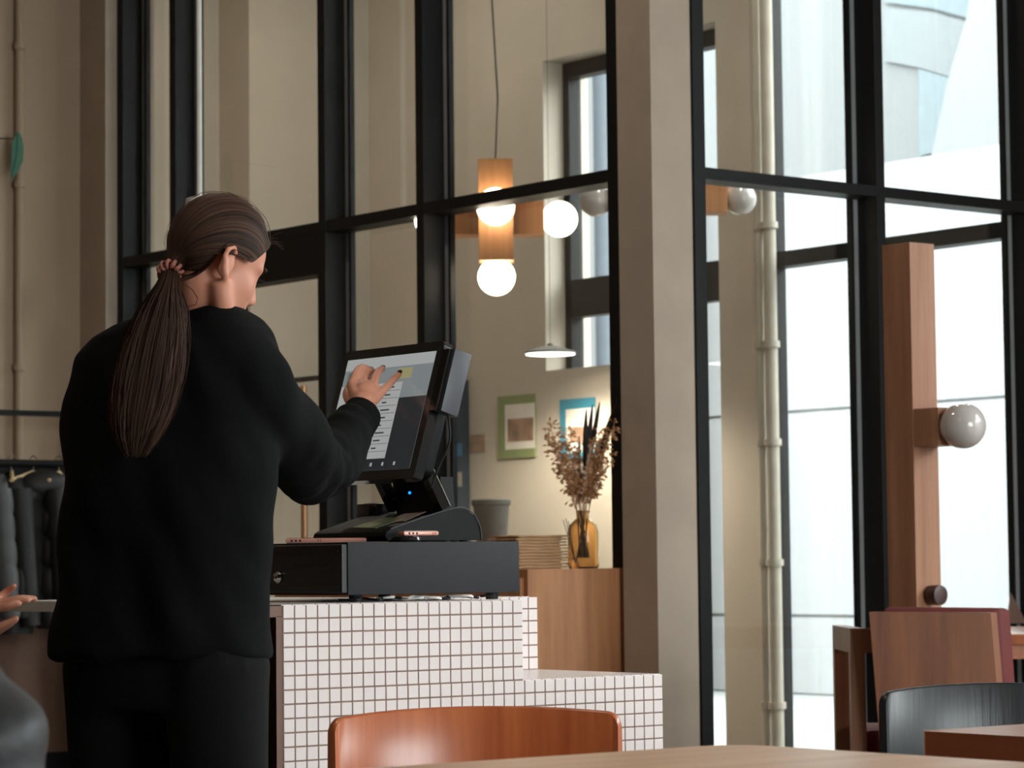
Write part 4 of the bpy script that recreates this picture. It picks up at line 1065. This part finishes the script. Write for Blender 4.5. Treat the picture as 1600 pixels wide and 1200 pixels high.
link('sweater', sm_, 'sweater', wo, True, 0)
# cuff, collar
cdir_ = (wr-el).normalized()
cf0 = at(560, 655, 5.26); mb = MB()
u_ = cdir_.cross(Vector((0, 0, 1))).normalized(); w_ = cdir_.cross(u_)
rings = []
for t, r_ in ((-.03, .040), (-.022, .0425), (.012, .0405), (.018, .0385), (.014, .0345), (-.02, .034)):
    rings.append([cf0+cdir_*t+(u_*math.cos(a)*1.0+w_*math.sin(a)*.86)*r_*(1+.012*math.cos(a*40)) for a in [2*math.pi*k/120 for k in range(120)]])
MB().loft(rings, False).build('cuff', 'sweater', wo, True, 0)
cc = nb_+Vector((0, 0, -.0)); rings = []
nd = (HM @ Vector((-.03, 0, -.06))-nb_).normalized()
for k in range(72):
    a = 2*math.pi*k/72; e = R0*math.cos(a)*.073+F0*math.sin(a)*.066; c = at(316, 487, DW)+e+Vector((0, 0, .010*math.sin(a)*-1+.003*math.cos(a)))
    en = e.normalized(); rings.append([c+en*math.cos(q)*.007+Vector((0, 0, math.sin(q)*.012)) for q in [2*math.pi*j/8 for j in range(8)]])
rings.append(rings[0]); MB().loft(rings, False).build('collar', 'sweater', wo, True, 0)
# trousers
tr_ = MB()
tr_.loft([ringell(at((x0+x1)/2, y, DW), (R0-F0*.38)*((x1-x0)/2*DW/F), (F0*.93+R0*.33)*b_, 32) for y, x0, x1, b_ in ((960, 108, 412, .104), (1040, 110, 416, .106), (1110, 116, 416, .104))])
limb(tr_, [V2(at(186, 1080, DW+.05), .80), V2(at(190, 1080, DW+.05), .55), V2(at(192, 1080, DW+.06), .1)], [.098, .085, .075], 24)
limb(tr_, [V2(at(336, 1080, DW-.05), .80), V2(at(346, 1080, DW-.05), .55), V2(at(350, 1080, DW-.05), .1)], [.098, .086, .075], 24)
tm_ = remesh(tr_, .009, 5); folds(tm_, lambda p: noise.noise(Vector((p.x*8, p.y*8, p.z*3)))*.009)
link('trousers', tm_, 'trousers', wo, True, 0)
fd = (R0*.45+F0*.89)
for q in (V2(at(192, 1080, DW+.06), 0), V2(at(350, 1080, DW-.05), 0)):
    T = Matrix(((fd.x, -fd.y, 0, q.x), (fd.y, fd.x, 0, q.y), (0, 0, 1, 0), (0, 0, 0, 1)))
    MB().ell((.05, 0, .04), (.13, .045, .04), 20, 12, T).box((-.07, -.042, 0), (.17, .042, .025), .01, 0, T).build('shoe', 'shoe', wo, True)

# hair: combed cap, scrunchie, ponytail
TIE = HM @ Vector((-.082, 0, -.078))
HL = [(.074, 0, .078), (.072, -.03, .074), (.064, -.052, .058), (.052, -.066, .036), (.030, -.0785, .002), (.012, -.0795, .010), (-.010, -.082, .018), (-.030, -.084, .008), (-.036, -.080, -.020), (-.040, -.068, -.050), (-.050, -.050, -.074), (-.062, -.028, -.088), (-.070, -.010, -.094)]
HL = HL+[(x, -y, z) for x, y, z in reversed(HL[1:])]
HL = [Vector(p) for p in HL]; nH = len(HL)
def hline(u):
    q = (u % 1)*nH; i = int(q); t = q-i; p0, p1, p2, p3 = HL[(i-1) % nH], HL[i % nH], HL[(i+1) % nH], HL[(i+2) % nH]
    return .5*((2*p1)+(-p0+p2)*t+(2*p0-5*p1+4*p2-p3)*t*t+(-p0+3*p1-3*p2+p3)*t**3)
EC = Vector((-.006, 0, .024)); ER = Vector((.094, .0835, .095))
def surf(p, grow=1.0):
    q = p-EC; k = math.sqrt((q.x/ER.x)**2+(q.y/ER.y)**2+(q.z/ER.z)**2)
    return EC+q/k*grow
tieL = Vector((-.082, 0, -.078))
def strand(u, t, lift=0.0):
    s = hline(u); ang = 2*math.pi*u
    e = tieL+Vector((-.004, .013*math.sin(-ang), .012*math.cos(ang)))
    c = s.lerp(e, t)
    # arch over the crown for the strands that start at the front
    c = c+Vector((-.012, 0, .055))*math.sin(math.pi*t)*max(0, math.cos(ang))
    o_ = surf(c, 1.0+.02*math.sin(math.pi*t)+lift)
    w0 = min(1, t/.10); w0 = w0*w0*(3-2*w0); w1 = max(0, (t-.76)/.24); w1 = w1*w1*(3-2*w1)
    q = s.lerp(o_, w0)
    return q.lerp(e, w1)
NU, NT = 520, 44; vv = []; ff = []; uvs = []
for i in range(NU):
    u = i/NU
    j = noise.noise(Vector((u*70, 0, 0)))*.010+noise.noise(Vector((u*200, 5, 0)))*.007
    for k in range(NT+1):
        t = k/NT; sp_ = .004*noise.noise(Vector((t*5, u*9, 2)))
        vv.append(HM @ strand(u+sp_*.6*math.sin(math.pi*t), t, j*math.sin(math.pi*min(1, t*1.0))**.5)); uvs.append((u, t))
for i in range(NU):
    for k in range(NT):
        a = i*(NT+1)+k; b2 = ((i+1) % NU)*(NT+1)+k; ff.append((a, b2, b2+1, a+1))
hb_ = MB(); hb_.v = [tuple(v) for v in vv]; hb_.f = ff; hb_.m = [0]*len(ff)
me = bpy.data.meshes.new('hair'); me.from_pydata(hb_.v, [], hb_.f); ul = me.uv_layers.new(name='UVMap')
for lp in me.loops: ul.data[lp.index].uv = uvs[lp.vertex_index]
hair = link('hair', me, 'hair', wo, True, 0)
# fly-away strands
fm = MB(); r3 = random.Random(5)
for k in range(70):
    u = r3.uniform(-.2, .2) if k % 2 else r3.random(); l0 = .02+.05*r3.random(); t0 = r3.uniform(0, .4)
    fm.tube([HM @ strand(u, min(.98, t0+.5*q/7), .01+l0*math.sin(math.pi*q/7)) for q in range(8)], .00035, 3)
for k in range(16):
    b0 = HM @ hline(r3.uniform(-.06, .06)); e = (R0*r3.uniform(.4, 1)+UP*r3.uniform(-.6, .5)).normalized()*r3.uniform(.015, .035)
    fm.tube([b0, b0+e*.5+UP*.004, b0+e], .00035, 3)
lc0 = TIE+Vector((.01, -.01, -.01))
fm.tube([at(286, 443, DW-.12), at(300, 452, DW-.12), at(309, 466, DW-.12), at(306, 476, DW-.12), at(288, 480, DW-.12)], .0007, 4)
tag(fm.build('loose_hair', 'hair', wo), kind='stuff')
# ponytail
ctr = [(266, 424, 12, 0), (262, 446, 17, .0), (252, 490, 36, .0), (240, 540, 46, 0), (229, 600, 50, 0), (220, 650, 44, 0), (214, 690, 30, 0), (212, 716, 14, 0)]
dT = (TIE-CAM).dot(FWD)
dps = [dT, dT-.035, DW-.155, DW-.168, DW-.172, DW-.172, DW-.170, DW-.166]
cp = [at(c[0], c[1], dps[i]) for i, c in enumerate(ctr)]; hw = [c[2]*DW/F for c in ctr]
def cr(a, i, t):
    p0, p1, p2, p3 = a[max(i-1, 0)], a[i], a[i+1], a[min(i+2, len(a)-1)]
    return .5*((2*p1)+(-p0+p2)*t+(2*p0-5*p1+4*p2-p3)*t*t+(-p0+3*p1-3*p2+p3)*t**3)
NP, NV = 260, 48; vv = []; ff = []; uvs = []
for i in range(NP):
    u = i/NP; a = 2*math.pi*u; j = .10*noise.noise(Vector((math.cos(a)*9, math.sin(a)*9, 0)))+.14*noise.noise(Vector((math.cos(a)*26, math.sin(a)*26, 4)))
    ln_ = 1-.5*abs(noise.noise(Vector((math.cos(a)*12, math.sin(a)*12, 9))))
    for k in range(NV+1):
        t = k/NV*ln_*(len(cp)-1)*.9999; q = int(t); f_ = t-q
        c = cr(cp, q, f_); w_ = cr(hw, q, f_); dpt = min(w_*.55, .024)
        rr = 1+j*min(1, t/2)+.06*noise.noise(Vector((u*30, k*.12, 1)))
        vv.append(c+R0*math.cos(a)*w_*rr+F0*math.sin(a)*dpt*rr); uvs.append((u*.8, k/NV))
for i in range(NP):
    for k in range(NV):
        a = i*(NV+1)+k; b2 = ((i+1) % NP)*(NV+1)+k; ff.append((a, b2, b2+1, a+1))
me = bpy.data.meshes.new('ponytail'); me.from_pydata([tuple(v) for v in vv], [], ff); ul = me.uv_layers.new(name='UVMap')
for lp in me.loops: ul.data[lp.index].uv = uvs[lp.vertex_index]
pony = link('ponytail', me, 'hair', wo, True, 0)
fm = MB()
for k in range(230):
    s0 = r3.uniform(-1, 1)*1.12; ln_ = r3.uniform(.7, 1.0); pts = []; ph = r3.uniform(0, 6); fr_ = r3.uniform(-.030, -.016)
    for q in range(15):
        t = min(.9999, q/14*ln_)*(len(cp)-1)*.9999; i = int(t); c = cr(cp, i, t-i); w_ = max(cr(hw, i, t-i), .008)
        pts.append(c+R0*w_*s0*(1+.10*math.sin(q*.7+ph))+F0*(fr_*min(1, w_/.03)*math.sqrt(max(0, 1-min(1, s0*s0))) )+UP*0)
    fm.tube(pts, [.0009*(1-.75*q/14) for q in range(15)], 3)
tag(fm.build('ponytail_strands', 'hair', pony), kind='stuff')
# scrunchie: a coiled ring
ax = (cp[1]-cp[0]).normalized(); a1 = ax.cross(FWD).normalized(); a2 = ax.cross(a1)
pts = []
for k in range(241):
    a = 2*math.pi*k/240; b2 = a*11
    pts.append(cp[0]+(a1*math.cos(a)+a2*math.sin(a))*(.0155+.0058*math.cos(b2))+ax*(.0065*math.sin(b2)))
MB().tube(pts, .0032, 8).build('hair_tie', 'scrunchie', wo, True)

# ---------------- seated guest in the grey jacket, lower left corner
DG = 2.45
go = thing('person', (0, 0, 0), 'blurred seated guest in a grey jacket at the lower left corner', 'person')
sh = at(-146, 1112, DG); go.location = (sh.x, sh.y, 0)
gf = (R0*.35+F0*.94).normalized(); gl = Vector((-gf.y, gf.x, 0))        # facing, left
gs = sh+gl*.19; pel = V2(gs, .50)
Hg = headM(V2(gs, 1.14)+gf*.03, gf, .15)
gb = MB(); head_parts(gb, Hg)
limb(gb, [Hg @ Vector((-.02, 0, -.05)), V2(gs, .97)], [.054, .065])
limb(gb, [V2(gs, .95), V2(gs, .75), pel], [.12, .12, .13])
for s in (-1, 1):
    hp_ = pel+gl*s*.09; kn = hp_+gf*.42+gl*s*.03; an = V2(kn+gf*.02, .08)
    limb(gb, [hp_, kn, an], [.075, .055, .038])
    s0 = V2(gs, .92)+gl*s*.17; e0 = s0+Vector((0, 0, -.25))+gf*.04+gl*s*.05; w0 = e0+gf*.22+Vector((0, 0, .02)) - gl*s*.06
    limb(gb, [s0, e0, w0], [.05, .04, .027])
    limb(gb, [w0, w0+gf*.05], [.03, .033])
    for j in range(4): limb(gb, [w0+gf*.06+gl*(.025-.016*j), w0+gf*.10+gl*(.028-.018*j), w0+gf*.13+gl*(.028-.018*j)+Vector((0, 0, -.012))], [.0095, .009, .007], 8)
    limb(gb, [w0+gf*.02-gl*s*.03, w0+gf*.06-gl*s*.05, w0+gf*.085-gl*s*.052], [.012, .010, .008], 8)
link('body', remesh(gb, .007, 4), 'skin', go, True, 0)
jk = MB()
jk.loft([ringell(V2(gs, z)+gf*o_, gl*a_, gf*b_, 32) for z, a_, b_, o_ in ((1.0, .075, .07, .0), (.97, .13, .09, 0), (.93, .20, .12, 0), (.84, .225, .14, 0), (.70, .22, .145, .01), (.55, .215, .15, .01), (.44, .22, .16, .01))])
for s in (-1, 1):
    s0 = V2(gs, .90)+gl*s*.17; e0 = s0+Vector((0, 0, -.23))+gf*.04+gl*s*.085; w0 = e0+gf*.20+Vector((0, 0, .02))-gl*s*.08
    limb(jk, [s0, s0.lerp(e0, .5)+gl*s*.02, e0, w0], [.085, .082, .075, .05], 24)
jm = remesh(jk, .010, 4); folds(jm, lambda p: .012*math.sin(p.z*70+3*noise.noise(p*6))*.6+.012*noise.noise(p*9))
link('jacket', jm, 'jacket_grey', go, True, 0)
tj = MB(); tj.ell(pel, (.17, .17, .12))
for s in (-1, 1):
    hp_ = pel+gl*s*.09; kn = hp_+gf*.42+gl*s*.03; an = V2(kn+gf*.02, .1)
    limb(tj, [hp_, kn, an], [.095, .075, .06])
link('trousers', remesh(tj, .012, 4), 'denim', go, True, 0)
for s in (-1, 1):
    kn = pel+gl*s*.09+gf*.47+gl*s*.03; T = Matrix(((gf.x, -gf.y, 0, kn.x), (gf.y, gf.x, 0, kn.y), (0, 0, 1, 0), (0, 0, 0, 1)))
    MB().ell((.03, 0, .04), (.13, .045, .04), 18, 10, T).build('shoe', 'shoe', go, True)
MB().ell((-.015, 0, .035), (.103, .084, .095), 24, 16, Hg).ell((-.05, 0, -.03), (.06, .07, .07), 20, 12, Hg).build('hair', 'dried_dark', go, True)
sp_ = V2(gs, 0)-gf*.02
st = thing('stool', sp_, 'round stool under the seated guest', 'stool')
MB().lathe([(.17, .36), (.175, .37), (.175, .385), (.16, .39)], sp_, n=28).build('seat', 'wood_black', st, True)
for k in range(4):
    a = math.pi/4+k*math.pi/2; MB().tube([sp_+Vector((math.cos(a)*.12, math.sin(a)*.12, .36)), sp_+Vector((math.cos(a)*.17, math.sin(a)*.17, 0))], .014, 10).build('leg', 'wood_black', st, True)

# ---------------- colleague at the white table, only the fingers reach into view
DH = 5.62
ho = thing('person', (0, 0, 0), 'person at the left edge whose hand rests on the white table', 'person')
sc_ = DH/F
fb_ = MB()
ws = at(-62, 962, DH+.02); ebw = at(-260, 985, DH-.12); sd = at(-330, 690, DH-.05)
for x, y, r_ in ((-52, 955, .030), (-30, 948, .032), (-16, 945, .029)): fb_.ell(at(x, y, DH), (r_, r_*.9, r_*.75))
ff_ = [[(-14, 938, .02), (4, 930, .03), (14, 922, .03), (22, 916, .02)], [(-8, 944, .0), (18, 938, -.005), (36, 935, -.005), (54, 935.5, -.005)], [(-8, 948, -.01), (16, 943, -.02), (32, 939, -.02), (44, 938, -.022)], [(-12, 952, -.03), (10, 948, -.045), (22, 944, -.045), (30, 943, -.045)]]
for c in ff_: limb(fb_, [at(x, y, DH+d) for x, y, d in c], [.0105, .0092, .0085, .0068], 12)
limb(fb_, [at(-40, 968, DH-.03), at(-14, 986, DH-.04), at(6, 978, DH-.04), at(24, 967, DH-.035)], [.016, .0125, .011, .0085], 12)
limb(fb_, [ws, at(-40, 952, DH)], [.027, .030]); limb(fb_, [sd, sd.lerp(ebw, .5), ebw, ebw.lerp(ws, .5), ws], [.05, .045, .04, .035, .026])
bc = sd-R0*.11
Hh = headM(V2(bc, 1.45)+R0*.02, R0*.9+F0*.3, .4)
head_parts(fb_, Hh); limb(fb_, [Hh @ Vector((-.02, 0, -.05)), V2(bc, 1.28)], [.054, .065])
limb(fb_, [V2(bc, 1.25), V2(bc, 1.0), V2(bc, .88)], [.11, .11, .12])
for s in (-1, 1): limb(fb_, [V2(bc, .85)+F0*s*.09, V2(bc, .45)+F0*s*.1, V2(bc, .08)+F0*s*.1], [.085, .058, .042])
link('body', remesh(fb_, .004, 4), 'skin', ho, True, 0); ho.location = (0, 0, 0)
sh_ = MB(); sh_.loft([ringell(V2(bc, z), R0*b_, F0*a_, 32) for z, a_, b_ in ((1.31, .07, .07), (1.28, .14, .09), (1.23, .2, .12), (1.1, .21, .13), (.9, .2, .135), (.76, .21, .14))])
limb(sh_, [sd, sd.lerp(ebw, .5), ebw, ebw.lerp(ws, .6), ebw.lerp(ws, .82)], [.075, .065, .058, .05, .042], 20)
sd2 = bc+F0*.19; sd2.z = sd.z; limb(sh_, [sd2, sd2+Vector((0, 0, -.28)), sd2+Vector((0, 0, -.5))+R0*.05], [.075, .062, .045], 20)
link('shirt', remesh(sh_, .010, 4), 'coat_black', ho, True, 0)
tj = MB()
for s in (-1, 1): limb(tj, [V2(bc, .85)+F0*s*.085, V2(bc, .45)+F0*s*.1, V2(bc, .09)+F0*s*.1], [.12, .085, .065])
link('trousers', remesh(tj, .012, 4), 'trousers', ho, True, 0)
for s in (-1, 1):
    q = V2(bc, 0)+F0*s*.1; T = Matrix(((R0.x, F0.x, 0, q.x), (R0.y, F0.y, 0, q.y), (0, 0, 1, 0), (0, 0, 0, 1)))
    MB().ell((.04, 0, .04), (.13, .045, .04), 18, 10, T).build('shoe', 'shoe', ho, True)
MB().ell((-.015, 0, .035), (.103, .084, .095), 24, 16, Hh).build('hair', 'dried_dark', ho, True)
